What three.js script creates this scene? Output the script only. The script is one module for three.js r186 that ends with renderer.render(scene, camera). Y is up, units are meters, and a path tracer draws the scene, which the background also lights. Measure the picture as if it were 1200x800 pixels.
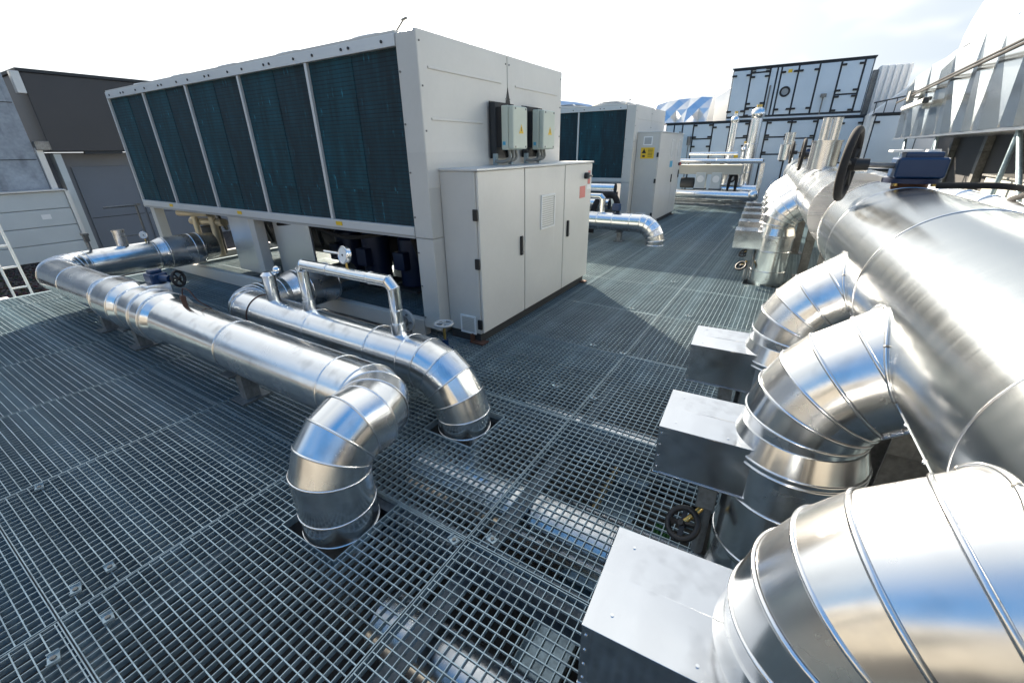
import * as THREE from 'three';
import { mergeGeometries } from 'three/addons/utils/BufferGeometryUtils.js';
import { RoundedBoxGeometry } from 'three/addons/geometries/RoundedBoxGeometry.js';

// ---------------------------------------------------------------- camera, sky, sun, exposure
const scene = new THREE.Scene();
const camera = new THREE.PerspectiveCamera(77.32, 1024 / 682, 0.05, 4000);
camera.position.set(0, 1.6, 0);
camera.quaternion.setFromRotationMatrix(new THREE.Matrix4().makeBasis(
  new THREE.Vector3(0.84939, -0.01331, -0.52759),
  new THREE.Vector3(-0.20467, 0.91314, -0.35254),
  new THREE.Vector3(0.48646, 0.40743, 0.77289)));
const renderer = new THREE.WebGLRenderer({ antialias: true });
renderer.setSize(1024, 682);
renderer.toneMapping = THREE.LinearToneMapping;
renderer.toneMappingExposure = 3.9;
renderer.shadowMap.enabled = true;
renderer.shadowMap.type = THREE.PCFSoftShadowMap;

const SUN = new THREE.Vector3(-0.655, 0.42, -0.63).normalize();
const sun = new THREE.DirectionalLight(0xfff1dc, 5.0);
sun.position.copy(SUN).multiplyScalar(40).add(new THREE.Vector3(-3, 0, -6));
sun.target.position.set(-3, 0, -6);
sun.castShadow = true;
sun.shadow.mapSize.set(4096, 4096);
Object.assign(sun.shadow.camera, { left: -18, right: 18, top: 18, bottom: -18, near: 1, far: 90 });
scene.add(sun, sun.target);

// small seeded noise
function rng(seed) { let a = seed >>> 0; return () => { a = (a + 0x6D2B79F5) >>> 0; let t = a; t = Math.imul(t ^ (t >>> 15), t | 1); t ^= t + Math.imul(t ^ (t >>> 7), t | 61); return ((t ^ (t >>> 14)) >>> 0) / 4294967296; }; }
function lattice(seed, n) { const r = rng(seed), a = new Float32Array(n * n); for (let i = 0; i < n * n; i++) a[i] = r(); return a; }
const smooth = t => t * t * (3 - 2 * t);
function vnoise(lat, n, x, y) {                    // tileable value noise, period n
  const xi = Math.floor(x), yi = Math.floor(y), fx = smooth(x - xi), fy = smooth(y - yi);
  const x0 = ((xi % n) + n) % n, x1 = (x0 + 1) % n, y0 = ((yi % n) + n) % n, y1 = (y0 + 1) % n;
  const a = lat[y0 * n + x0], b = lat[y0 * n + x1], c = lat[y1 * n + x0], d = lat[y1 * n + x1];
  return (a + (b - a) * fx) * (1 - fy) + (c + (d - c) * fx) * fy;
}
const L64 = lattice(11, 64);
function fbm(x, y, oct = 4) { let s = 0, a = 0.5, t = 0, m = 1; for (let i = 0; i < oct; i++) { s += a * vnoise(L64, 64, x * m + i * 17.3, y * m + i * 9.1); t += a; a *= 0.5; m *= 2; } return s / t; }

// sky: bright thin cloud low down and round the sun, clear blue above and away from it
{
  const W = 1024, Hh = 512, d = new Float32Array(W * Hh * 4), v = new THREE.Vector3();
  for (let j = 0; j < Hh; j++) for (let i = 0; i < W; i++) {
    const el = ((j + 0.5) / Hh - 0.5) * Math.PI, az = ((i + 0.5) / W - 0.5) * 2 * Math.PI;
    v.set(Math.cos(el) * Math.cos(az), Math.sin(el), Math.cos(el) * Math.sin(az));
    const y = Math.max(v.y, 0), c = Math.max(v.dot(SUN), -1);
    const t = Math.pow(1 - y, 2.2);
    let r = 0.016 + 0.10 * t, g = 0.105 + 0.15 * t, b = 0.27 + 0.14 * t;
    // cloud veil projected on a flat layer
    const k = 1 / (y + 0.18), px = v.x * k * 2.6 + 31, pz = v.z * k * 2.6 + 29;
    let cl = fbm(px + 1.4 * fbm(px * 0.7 + 5, pz * 0.7, 3), pz * 1.25, 5);
    cl = smooth(Math.min(1, Math.max(0, (cl - 0.43) / 0.22)));
    const side = smooth(Math.min(1, Math.max(0, (c - 0.13) / 0.56)));                       // thin cloud spreads over the sun's half of the sky
    const low = smooth(Math.min(1, Math.max(0, (0.40 - y) / 0.34)));
    const veil = Math.min(1, side * (0.90 + 0.1 * cl) + (1 - side) * (0.28 * cl + low * (0.45 + 0.25 * cl)));
    const wl = 0.285 + 0.055 * cl + 0.15 * Math.pow(Math.max(c, 0), 2);
    r += (wl * 0.95 - r) * veil; g += (wl - g) * veil; b += (wl * 1.03 - b) * veil;
    const glow = 0.4 * Math.pow(Math.max(c, 0), 8) + 1.6 * Math.pow(Math.max(c, 0), 60);
    r += glow; g += glow * 0.95; b += glow * 0.85;
    if (v.y < 0) { const q = Math.min(1, -v.y * 5); r += (0.16 - r) * q; g += (0.17 - g) * q; b += (0.18 - b) * q; }
    const o = (j * W + i) * 4; d[o] = r * 0.72; d[o + 1] = g * 0.72; d[o + 2] = b * 0.72; d[o + 3] = 1;
  }
  const tex = new THREE.DataTexture(d, W, Hh, THREE.RGBAFormat, THREE.FloatType);
  tex.mapping = THREE.EquirectangularReflectionMapping; tex.magFilter = THREE.LinearFilter; tex.minFilter = THREE.LinearFilter;
  tex.wrapS = THREE.RepeatWrapping; tex.needsUpdate = true;
  scene.background = tex; scene.environment = tex;
}

// ---------------------------------------------------------------- textures and materials
function tex(size, fn, srgb, rep) {                // fn(u, v) -> [r, g, b] 0..1
  const d = new Uint8Array(size * size * 4);
  for (let j = 0; j < size; j++) for (let i = 0; i < size; i++) {
    const c = fn(i / size, j / size), o = (j * size + i) * 4;
    d[o] = c[0] * 255; d[o + 1] = c[1] * 255; d[o + 2] = c[2] * 255; d[o + 3] = 255;
  }
  const t = new THREE.DataTexture(d, size, size, THREE.RGBAFormat);
  t.wrapS = t.wrapT = THREE.RepeatWrapping; t.magFilter = THREE.LinearFilter; t.minFilter = THREE.LinearMipmapLinearFilter; t.generateMipmaps = true;
  if (srgb) t.colorSpace = THREE.SRGBColorSpace;
  t.repeat.set(1 / rep[0], 1 / rep[1]); t.needsUpdate = true; return t;
}
const g3 = v => { v = Math.min(1, Math.max(0, v)); return [v, v, v]; };
const T = {};
T.smudge = tex(512, (u, v) => { const n = fbm(u * 8, v * 8, 5), f = fbm(u * 32 + 3, v * 32, 3); const sp = f > 0.74 ? 0.08 : 0; return g3(0.55 + 0.42 * (n - 0.35) + sp); }, false, [1.3, 1.1]);
T.oxide = tex(512, (u, v) => { const n = fbm(u * 8 + 4, v * 8, 5), f = fbm(u * 32, v * 8 + 3, 3), d = Math.max(0, fbm(u * 16 + 9, v * 16, 4) - 0.6) * 1.5; return g3(0.98 - 0.10 * Math.max(0, n - 0.5) - 0.04 * f - d * 0.35); }, true, [1.7, 1.5]);
T.dent = tex(256, (u, v) => g3(fbm(u * 4, v * 4, 3)), false, [0.9, 0.7]);
T.brush = tex(512, (u, v) => { const n = vnoise(L64, 64, u * 8, v * 64), m = vnoise(L64, 64, u * 16 + 8, v * 64 + 3), w = fbm(u * 8 + 2, v * 8 + 5, 4); return g3(0.50 + 0.07 * (n * 0.5 + m * 0.5) + 0.10 * (w - 0.35)); }, false, [0.9, 0.35]);
T.galv = tex(256, (u, v) => { const n = fbm(u * 32, v * 32, 3), w = fbm(u * 4, v * 4, 3); return g3(0.86 + 0.22 * (n - 0.5) + 0.30 * (w - 0.5)); }, true, [0.5, 0.5]);
T.paint = tex(256, (u, v) => { const n = fbm(u * 4, v * 4, 4), f = fbm(u * 64, v * 64, 2); return g3(0.965 + 0.05 * (n - 0.5) + 0.012 * (f - 0.5)); }, true, [1.6, 1.6]);
T.wave = tex(256, (u, v) => g3(fbm(u * 4 + 7, v * 4, 2)), false, [1.5, 1.5]);
T.concrete = tex(512, (u, v) => { const n = fbm(u * 8, v * 8, 6), f = fbm(u * 64, v * 64, 2), st = Math.max(0, fbm(u * 16, v * 4, 3) - 0.58) * 1.6; return g3(0.82 + 0.2 * (n - 0.5) + 0.1 * (f - 0.5) - st * 0.4); }, true, [2.5, 2.5]);
T.gravel = tex(256, (u, v) => { const f = fbm(u * 32, v * 32, 3), k = vnoise(L64, 64, u * 64, v * 64); return [Math.min(1, 0.30 + 0.5 * (f - 0.4) + 0.35 * (k - 0.5)), Math.min(1, 0.27 + 0.48 * (f - 0.4) + 0.33 * (k - 0.5)), Math.min(1, 0.26 + 0.45 * (f - 0.4) + 0.3 * (k - 0.5))].map(x => Math.max(0.03, x)); }, true, [1, 1]);
// finned coil: fine horizontal tubes with scale marks and streaks left by water
T.fin = tex(1024, (u, v) => {
  const row = (v * 42) % 1, line = row < 0.16 ? 0.55 : 1, n = fbm(u * 16, v * 4, 4), f = vnoise(L64, 64, u * 64, v * 8);
  let b = line * (0.78 + 0.5 * (n - 0.5) + 0.12 * (f - 0.5));
  const spot = Math.max(0, fbm(u * 24 + 9, v * 12 + 4, 4) - 0.69) * 4 * (vnoise(L64, 64, u * 64, v * 5 + 2) > 0.62 ? 1 : 0);
  return [0.05 * b + 0.25 * spot, 0.30 * b + 0.42 * spot, 0.335 * b + 0.46 * spot].map(x => Math.min(1, x));
}, true, [1.06, 1.3]);
T.finBump = tex(256, (u, v) => { const row = (v * 42) % 1; return g3(row < 0.16 ? 0.2 : 0.8); }, false, [1.06, 1.3]);

const lin = (r, g, b) => new THREE.Color().setRGB(r, g, b);
const std = (c, rough, metal, extra = {}) => new THREE.MeshStandardMaterial({ color: c, roughness: rough, metalness: metal, ...extra });
const M = {
  alu: std(lin(0.86, 0.87, 0.88), 0.40, 1, { map: T.oxide, roughnessMap: T.smudge, bumpMap: T.dent, bumpScale: 0.0012 }),
  aluB: std(lin(0.72, 0.73, 0.75), 0.44, 1, { map: T.oxide, roughnessMap: T.smudge, bumpMap: T.dent, bumpScale: 0.0016 }),
  aluC: std(lin(0.89, 0.89, 0.88), 0.32, 1, { map: T.oxide, roughnessMap: T.smudge, bumpMap: T.dent, bumpScale: 0.0010 }),
  header: std(lin(0.42, 0.45, 0.47), 0.36, 1, { roughnessMap: T.brush }),
  boxAlu: std(lin(0.80, 0.81, 0.83), 0.28, 1, { map: T.oxide, roughnessMap: T.smudge, bumpMap: T.dent, bumpScale: 0.0025 }),
  aluS: std(lin(0.84, 0.85, 0.86), 0.24, 1),
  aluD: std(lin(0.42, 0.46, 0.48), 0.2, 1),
  aluT: std(lin(0.72, 0.73, 0.75), 0.30, 1),
  facade: std(lin(0.25, 0.235, 0.205), 0.8, 0, { map: T.paint }),
  bead: std(lin(0.84, 0.84, 0.84), 0.22, 1),
  galv: std(lin(0.45, 0.57, 0.62), 0.34, 0.4, { map: T.galv }),
  galvB: std(lin(0.42, 0.54, 0.59), 0.38, 0.4, { map: T.galv }),
  galvC: std(lin(0.48, 0.59, 0.63), 0.33, 0.4, { map: T.galv }),
  galvDark: std(lin(0.24, 0.27, 0.29), 0.55, 0.5, { map: T.galv }),
  steel: std(lin(0.28, 0.28, 0.27), 0.5, 0.8, { map: T.galv }),
  sheet: std(lin(0.62, 0.64, 0.65), 0.34, 0.85, { bumpMap: T.wave, bumpScale: 0.004 }),
  tan: std(lin(0.50, 0.45, 0.34), 0.4, 0.5),
  paint: std(lin(0.66, 0.635, 0.58), 0.38, 0, { map: T.paint, bumpMap: T.wave, bumpScale: 0.0015 }),
  paintB: std(lin(0.58, 0.565, 0.52), 0.42, 0, { map: T.paint, bumpMap: T.wave, bumpScale: 0.0015 }),
  paintGrey: std(lin(0.42, 0.43, 0.43), 0.5, 0.1, { map: T.paint }),
  rail: std(lin(0.62, 0.63, 0.62), 0.4, 0.2, { map: T.paint }),
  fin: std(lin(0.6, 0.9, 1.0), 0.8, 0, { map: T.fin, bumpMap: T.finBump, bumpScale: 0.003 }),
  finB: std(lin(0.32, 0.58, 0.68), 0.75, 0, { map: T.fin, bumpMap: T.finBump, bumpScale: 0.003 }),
  black: std(lin(0.012, 0.012, 0.013), 0.5, 0),
  rubber: std(lin(0.014, 0.014, 0.015), 0.9, 0),
  dark: std(lin(0.035, 0.038, 0.04), 0.7, 0.1),
  drive: std(lin(0.56, 0.60, 0.50), 0.45, 0, { map: T.paint }),
  cable: std(lin(0.22, 0.22, 0.20), 0.55, 0),
  yellow: std(lin(0.75, 0.48, 0.02), 0.5, 0),
  red: std(lin(0.55, 0.05, 0.04), 0.5, 0),
  pink: std(lin(0.62, 0.20, 0.17), 0.6, 0),
  white: std(lin(0.78, 0.78, 0.76), 0.5, 0),
  cyan: std(lin(0.06, 0.36, 0.55), 0.5, 0),
  blue: std(lin(0.004, 0.032, 0.095), 0.35, 0.1),
  blueDark: std(lin(0.006, 0.016, 0.05), 0.4, 0.1),
  brass: std(lin(0.55, 0.40, 0.14), 0.35, 1),
  rust: std(lin(0.10, 0.05, 0.035), 0.7, 0.3),
  concrete: std(lin(0.52, 0.56, 0.60), 0.9, 0, { map: T.concrete }),
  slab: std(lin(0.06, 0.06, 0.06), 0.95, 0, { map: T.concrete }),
  gravel: std(lin(0.42, 0.40, 0.39), 0.95, 0, { map: T.gravel }),
  cladDark: std(lin(0.055, 0.054, 0.056), 0.55, 0.1, { map: T.paint }),
  wallGrey: std(lin(0.20, 0.21, 0.23), 0.7, 0, { map: T.paint }),
  doorGrey: std(lin(0.16, 0.18, 0.21), 0.6, 0, { map: T.paint }),
  panelPale: std(lin(0.56, 0.60, 0.60), 0.6, 0.1, { map: T.paint }),
  ahu: std(lin(0.56, 0.65, 0.72), 0.45, 0.1, { map: T.paint, bumpMap: T.wave, bumpScale: 0.003 }),
  ahuFrame: std(lin(0.012, 0.022, 0.035), 0.5, 0),
  beige: std(lin(0.52, 0.51, 0.45), 0.7, 0, { map: T.paint }),
  glass: std(lin(0.25, 0.27, 0.28), 0.08, 0),
  green: std(lin(0.02, 0.11, 0.02), 0.6, 0),
  ochre: std(lin(0.40, 0.28, 0.12), 0.6, 0.2),
};

// ---------------------------------------------------------------- helpers
const V = (x, y, z) => new THREE.Vector3(x, y, z);
const names = new Map();
function numbered(n) { const k = names.get(n) || 0; names.set(n, k + 1); return k ? `${n}_${String(k).padStart(3, '0')}` : n; }
function uvMetres(g) {
  g = g.index ? g.toNonIndexed() : g;
  const p = g.attributes.position, n = g.attributes.normal, uv = new Float32Array(p.count * 2);
  for (let i = 0; i < p.count; i++) {
    const ax = Math.abs(n.getX(i)), ay = Math.abs(n.getY(i)), az = Math.abs(n.getZ(i));
    if (ax >= ay && ax >= az) { uv[2 * i] = p.getZ(i); uv[2 * i + 1] = p.getY(i); }
    else if (ay >= az) { uv[2 * i] = p.getX(i); uv[2 * i + 1] = p.getZ(i); }
    else { uv[2 * i] = p.getX(i); uv[2 * i + 1] = p.getY(i); }
  }
  g.setAttribute('uv', new THREE.BufferAttribute(uv, 2)); return g;
}
function box(w, h, d, x = 0, y = 0, z = 0, bev = 0) {      // centred at x, y, z
  const g = bev ? new RoundedBoxGeometry(w, h, d, 1, Math.min(bev, w / 2.1, h / 2.1, d / 2.1)) : new THREE.BoxGeometry(w, h, d);
  g.translate(x, y, z); return uvMetres(g);
}
const box2 = (x0, x1, y0, y1, z0, z1, bev = 0) => box(Math.abs(x1 - x0), Math.abs(y1 - y0), Math.abs(z1 - z0), (x0 + x1) / 2, (y0 + y1) / 2, (z0 + z1) / 2, bev);
function orient(g, p, q) {                                  // geometry along +y moved to run from p to q
  const d = q.clone().sub(p), m = new THREE.Matrix4().compose(p.clone().add(q).multiplyScalar(0.5), new THREE.Quaternion().setFromUnitVectors(V(0, 1, 0), d.normalize()), V(1, 1, 1));
  return g.applyMatrix4(m);
}
function rod(p, q, r, seg = 14, r2 = r, open = false) {
  const l = p.distanceTo(q), g = new THREE.CylinderGeometry(r2, r, l, seg, 1, open), uv = g.attributes.uv;
  for (let i = 0; i < uv.count; i++) uv.setXY(i, uv.getX(i) * 6.283 * r, uv.getY(i) * l);
  return orient(g, p, q).toNonIndexed();
}
function bar(p, q, w, h) {                                  // square bar from p to q
  const l = p.distanceTo(q); return orient(uvMetres(new THREE.BoxGeometry(w, l, h)), p, q);
}
function torus(R, r, c, axis, seg = 32, tub = 8) {
  const g = new THREE.TorusGeometry(R, r, tub, seg), uv = g.attributes.uv;
  for (let i = 0; i < uv.count; i++) uv.setXY(i, uv.getX(i) * 6.283 * R, uv.getY(i) * 6.283 * r);
  g.applyQuaternion(new THREE.Quaternion().setFromUnitVectors(V(0, 0, 1), axis.clone().normalize())); g.translate(c.x, c.y, c.z); return g.toNonIndexed();
}
function tube(pts, r, seg = 24, rad = 8) { return new THREE.TubeGeometry(new THREE.CatmullRomCurve3(pts), seg, r, rad).toNonIndexed(); }
function clean(g) { if (g.index) g = g.toNonIndexed(); for (const k of Object.keys(g.attributes)) if (!['position', 'normal', 'uv'].includes(k)) g.deleteAttribute(k); return g; }
function mesh(name, geos, mat, parent) {
  const g = Array.isArray(geos) ? (geos.length > 1 ? mergeGeometries(geos.map(clean)) : geos[0]) : geos;
  const m = new THREE.Mesh(g, mat); m.name = parent ? name : numbered(name); m.castShadow = m.receiveShadow = true;
  (parent || scene).add(m); return m;
}
function tag(o, label, category, group) { o.userData.label = label; o.userData.category = category; if (group) o.userData.group = group; return o; }
function thing(name, label, category, [x, y, z] = [0, 0, 0], turn = 0, group) {
  const o = new THREE.Group(); o.name = numbered(name); scene.add(o); o.position.set(x, y, z); o.rotation.y = turn; return tag(o, label, category, group);
}
function struct(name, geos, mat) { const m = mesh(name, geos, mat); m.userData.kind = 'structure'; return m; }

// mitred pipe cladding: one sleeve per straight piece, a rolled bead at each joint
function bend(C, dIn, dOut, R, N) {
  const th = dIn.angleTo(dOut), L = R * Math.tan(th / 2), n = dOut.clone().addScaledVector(dIn, -dIn.dot(dOut)).normalize();
  const c0 = C.clone().addScaledVector(dIn, -L).addScaledVector(n, R), out = [], Rk = R / Math.cos(th / (2 * N));
  for (let k = 0; k < N; k++) { const f = th * (k + 0.5) / N; out.push(c0.clone().addScaledVector(n, -Rk * Math.cos(f)).addScaledVector(dIn, Rk * Math.sin(f))); }
  return out;
}
function sleeves(pts, r, o = {}) {
  const seg = o.seg || 40, nseg = pts.length - 1, dirs = [];
  for (let i = 0; i < nseg; i++) dirs.push(pts[i + 1].clone().sub(pts[i]).normalize());
  let nrm = Math.abs(dirs[0].y) > 0.9 ? V(1, 0, 0) : V(0, 1, 0); nrm.addScaledVector(dirs[0], -nrm.dot(dirs[0])).normalize();
  const segs = [], beads = []; let len = 0;
  const ringAt = (P, d, n, b, mn, rr) => { const a = []; for (let i = 0; i <= seg; i++) { const t = i / seg * 2 * Math.PI, q = n.clone().multiplyScalar(Math.cos(t)).addScaledVector(b, Math.sin(t)), e = q.clone().multiplyScalar(rr); e.addScaledVector(d, -e.dot(mn) / d.dot(mn)); a.push({ p: P.clone().add(e), n: q }); } return a; };
  for (let i = 0; i < nseg; i++) {
    const d = dirs[i]; if (i) { const q = new THREE.Quaternion().setFromUnitVectors(dirs[i - 1], d); nrm.applyQuaternion(q); }
    const b = d.clone().cross(nrm);
    const m0 = i ? dirs[i - 1].clone().add(d).normalize() : d, m1 = i < nseg - 1 ? d.clone().add(dirs[i + 1]).normalize() : d;
    const rr = r + (i % 2 ? 0.0016 : 0);
    const A = ringAt(pts[i], d, nrm, b, m0, rr), B = ringAt(pts[i + 1], d, nrm, b, m1, rr), pos = [], nor = [], uv = [];
    const put = (v, t, l) => { pos.push(v.p.x, v.p.y, v.p.z); nor.push(v.n.x, v.n.y, v.n.z); uv.push(t, l); };
    const L = pts[i].distanceTo(pts[i + 1]);
    for (let k = 0; k < seg; k++) {
      const t0 = k / seg * 6.283 * r, t1 = (k + 1) / seg * 6.283 * r;
      put(A[k], t0, len); put(A[k + 1], t1, len); put(B[k + 1], t1, len + L); put(A[k], t0, len); put(B[k + 1], t1, len + L); put(B[k], t0, len + L);
    }
    len += L;
    const g = new THREE.BufferGeometry();
    g.setAttribute('position', new THREE.Float32BufferAttribute(pos, 3)); g.setAttribute('normal', new THREE.Float32BufferAttribute(nor, 3)); g.setAttribute('uv', new THREE.Float32BufferAttribute(uv, 2));
    segs.push(g);
    if (i && o.bead !== 0) {                       // bead on the joint with the piece before
      const h = o.bead || 0.006, bp = [], bn = [], bu = [], K = 5, C = ringAt(pts[i], d, nrm, b, m0, r);
      const P = (k, j) => { const al = Math.PI * j / K, c = C[k]; return [c.p.clone().addScaledVector(c.n, h * Math.sin(al) + 0.001).addScaledVector(m0, h * 1.3 * Math.cos(al)), c.n.clone().multiplyScalar(Math.sin(al) + 0.05).addScaledVector(m0, Math.cos(al)).normalize()]; };
      for (let k = 0; k < seg; k++) for (let j = 0; j < K; j++) {
        const q = [P(k, j), P(k + 1, j), P(k + 1, j + 1), P(k, j + 1)];
        for (const x of [0, 2, 1, 0, 3, 2]) { bp.push(q[x][0].x, q[x][0].y, q[x][0].z); bn.push(q[x][1].x, q[x][1].y, q[x][1].z); bu.push(0, 0); }
      }
      const bg = new THREE.BufferGeometry();
      bg.setAttribute('position', new THREE.Float32BufferAttribute(bp, 3)); bg.setAttribute('normal', new THREE.Float32BufferAttribute(bn, 3)); bg.setAttribute('uv', new THREE.Float32BufferAttribute(bu, 2));
      beads.push(bg);
    }
  }
  return { segs, beads };
}
const ALU = [M.alu, M.aluC, M.alu, M.aluC, M.alu];
function clad(parent, pts, r, o = {}) {             // every sleeve and every bead a part
  const { segs, beads } = sleeves(pts, r, o);
  segs.forEach((g, i) => mesh('cladding_sleeve', g, o.mat || ALU[(i + (o.shift || 0)) % 5], parent));
  beads.forEach(g => mesh('joint_bead', g, M.bead, parent));
}
function collar(parent, p, q, r, name = 'collar', mat = M.bead, h = 0.012) { return mesh(name, [rod(p, q, r, 40)], mat, parent); }
function wheel(parent, c, axis, R, r, mat, name = 'handwheel', spokes = 4) {
  const a = axis.clone().normalize(), t1 = (Math.abs(a.y) > 0.8 ? V(1, 0, 0) : V(0, 1, 0)).cross(a).normalize(), t2 = a.clone().cross(t1);
  const w = mesh(name, [torus(R, r, c, a, 36, 10)], mat, parent);
  for (let i = 0; i < spokes; i++) { const f = i / spokes * 2 * Math.PI + 0.5, e = t1.clone().multiplyScalar(Math.cos(f) * R).addScaledVector(t2, Math.sin(f) * R).add(c); mesh('spoke', [bar(c, e, r * 1.5, r * 0.8)], mat, w); }
  mesh('hub', [rod(c.clone().addScaledVector(a, -r * 1.6), c.clone().addScaledVector(a, r * 1.6), R * 0.2, 14)], mat, w);
  return w;
}

// ---------------------------------------------------------------- the setting
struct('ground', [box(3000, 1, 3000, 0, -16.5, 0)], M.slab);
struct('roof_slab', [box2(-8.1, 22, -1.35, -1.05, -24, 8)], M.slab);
{
  const g = struct('gravel_roof', [box2(-24, -8.1, -1.0, -0.5, -24, 8)], M.gravel);
  const r = rng(5), st = new THREE.InstancedMesh(new THREE.IcosahedronGeometry(0.022, 0), M.gravel, 5200), m = new THREE.Matrix4(), e = new THREE.Euler();
  for (let i = 0; i < 5200; i++) { const s = 0.6 + r() * 0.9; m.compose(V(-13.6 + r() * 5.4, -0.5 + 0.008 * s, -4.2 + r() * 5), new THREE.Quaternion().setFromEuler(e.set(r() * 6, r() * 6, r() * 6)), V(s, s * 0.7, s)); st.setMatrixAt(i, m); st.setColorAt(i, lin(0.35 + r() * 0.9, 0.35 + r() * 0.85, 0.35 + r() * 0.8)); }
  st.name = 'gravel_stones'; st.userData = { kind: 'stuff', label: 'loose dark gravel lying beside the metal walkway', category: 'gravel' }; st.castShadow = st.receiveShadow = true; scene.add(st);
}
// row frame: the big header and its risers run along this direction
const TH = 3.2 * Math.PI / 180;
const row = (u, y, s) => V(u * Math.cos(TH) - s * Math.sin(TH), y, -u * Math.sin(TH) - s * Math.cos(TH));
const RISERS = [0.745, 1.58, 2.41], FAR_RISERS = [6.3, 7.13, 7.96, 8.79, 9.62];
const holes = [[-1.73, -1.35, -1.06, -0.68], [-1.68, -1.31, -1.975, -1.60], ...[...RISERS, ...FAR_RISERS].map(s => { const p = row(0.288, 0, s); return [p.x - 0.25, p.x + 0.25, p.z - 0.25, p.z + 0.25]; })];
{
  const floor = new THREE.Group(); floor.name = 'grating_floor'; floor.userData.kind = 'structure'; scene.add(floor);
  const P = 0.04, cache = new Map();
  const panel = (x0, x1, z0, z1, off, hs) => {             // bearing bars along z, cross bars along x, border all round; hs = holes in panel coordinates
    const gs = [], W = x1 - x0, D = z1 - z0;
    const cut = (a0, a1, fixed, alongX) => {
      let parts = [[a0, a1]];
      for (const h of hs) {
        const [f0, f1, c0, c1] = alongX ? [h[2], h[3], h[0], h[1]] : [h[0], h[1], h[2], h[3]];
        if (fixed > f0 && fixed < f1) parts = parts.flatMap(([p, q]) => [[p, Math.min(q, c0)], [Math.max(p, c1), q]].filter(([a, b]) => b - a > 0.005));
      }
      return parts;
    };
    for (let x = P * 0.5; x < W - 0.01; x += P) for (const [a, b] of cut(0.0045, D - 0.0045, x, false)) gs.push(box2(x - 0.0015, x + 0.0015, -0.0255, -0.0015, a, b));
    for (let z = P * (0.3 + 0.5 * off); z < D - 0.01; z += P) for (const [a, b] of cut(0.0045, W - 0.0045, z, true)) gs.push(box2(a, b, -0.011, 0, z - 0.0019, z + 0.0019));
    for (const x of [0.0025, W - 0.0025]) for (const [a, b] of cut(0, D, x, false)) gs.push(box2(x - 0.0018, x + 0.0018, -0.03, 0.001, a, b));
    for (const z of [0.0025, D - 0.0025]) for (const [a, b] of cut(0.005, W - 0.005, z, true)) gs.push(box2(a, b, -0.03, 0.001, z - 0.0018, z + 0.0018));
    for (const h of hs) {                                   // kick rim of the cut-out
      const a = Math.max(0, h[0]), b = Math.min(W, h[1]), c = Math.max(0, h[2]), d = Math.min(D, h[3]);
      for (const x of [h[0], h[1]]) if (x > 0.01 && x < W - 0.01) gs.push(box2(x - 0.002, x + 0.002, -0.042, 0.0015, c, d));
      for (const z of [h[2], h[3]]) if (z > 0.01 && z < D - 0.01) gs.push(box2(a + 0.002, b - 0.002, -0.042, 0.0015, z - 0.002, z + 0.002));
    }
    return mergeGeometries(gs.map(clean));
  };
  const xs = [-8.0]; for (let k = -6; k <= 4; k++) xs.push(-0.93 + 1.1 * k); xs.sort((a, b) => a - b);
  for (let i = 0; i < xs.length - 1; i++) for (let j = 0; j < 15; j++) {
    const x0 = xs[i] + 0.002, x1 = xs[i + 1] - 0.002, z1 = 1.13 - 1.1 * j - 0.002, z0 = z1 - 1.096;
    const off = (i + (j > 1 ? j : 0)) % 2;
    const hs = holes.filter(h => h[1] > x0 && h[0] < x1 && h[3] > z0 && h[2] < z1).map(h => [h[0] - x0, h[1] - x0, h[2] - z0, h[3] - z0]);
    let g; if (hs.length) g = panel(x0, x1, z0, z1, off, hs);
    else { const key = `${(x1 - x0).toFixed(3)}|${off}`; if (!cache.has(key)) cache.set(key, panel(x0, x1, z0, z1, off, [])); g = cache.get(key); }
    const m = mesh('grating_panel', g, [M.galv, M.galvB, M.galvC, M.galv][(i * 3 + j * 5 + (i * j) % 3) % 4], floor); m.position.set(x0, 0.0008 * ((i * 7 + j * 5) % 3), z0);
  }
  for (let j = 0; j <= 14; j++) { const z = 1.13 - 1.1 * j; mesh('support_beam', [box2(-8.0, 3.4, -0.045, -0.037, z - 0.05, z + 0.05), box2(-8.0, 3.4, -0.19, -0.045, z - 0.004, z + 0.004), box2(-8.0, 3.4, -0.198, -0.19, z - 0.05, z + 0.05)], M.galvDark, floor); }
  for (let k = -6; k <= 3; k++) { const x = -0.93 + 1.1 * k; mesh('support_beam', [box2(x - 0.04, x + 0.04, -0.215, -0.2, -15.2, 1.1), box2(x - 0.004, x + 0.004, -0.30, -0.215, -15.2, 1.1)], M.galvDark, floor); }
  for (const x of [-6.4, -4.2, -2.0, 0.6, 2.8]) mesh('support_post', [box2(x - 0.04, x + 0.04, -1.05, -0.2, -2.2, -2.12), box2(x - 0.04, x + 0.04, -1.05, -0.2, -6.6, -6.52)], M.galvDark, floor);
  mesh('edge_beam', [box2(-8.06, -8.005, -0.5, 0.004, -15.3, 1.13)], M.galv, floor);
}
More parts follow.
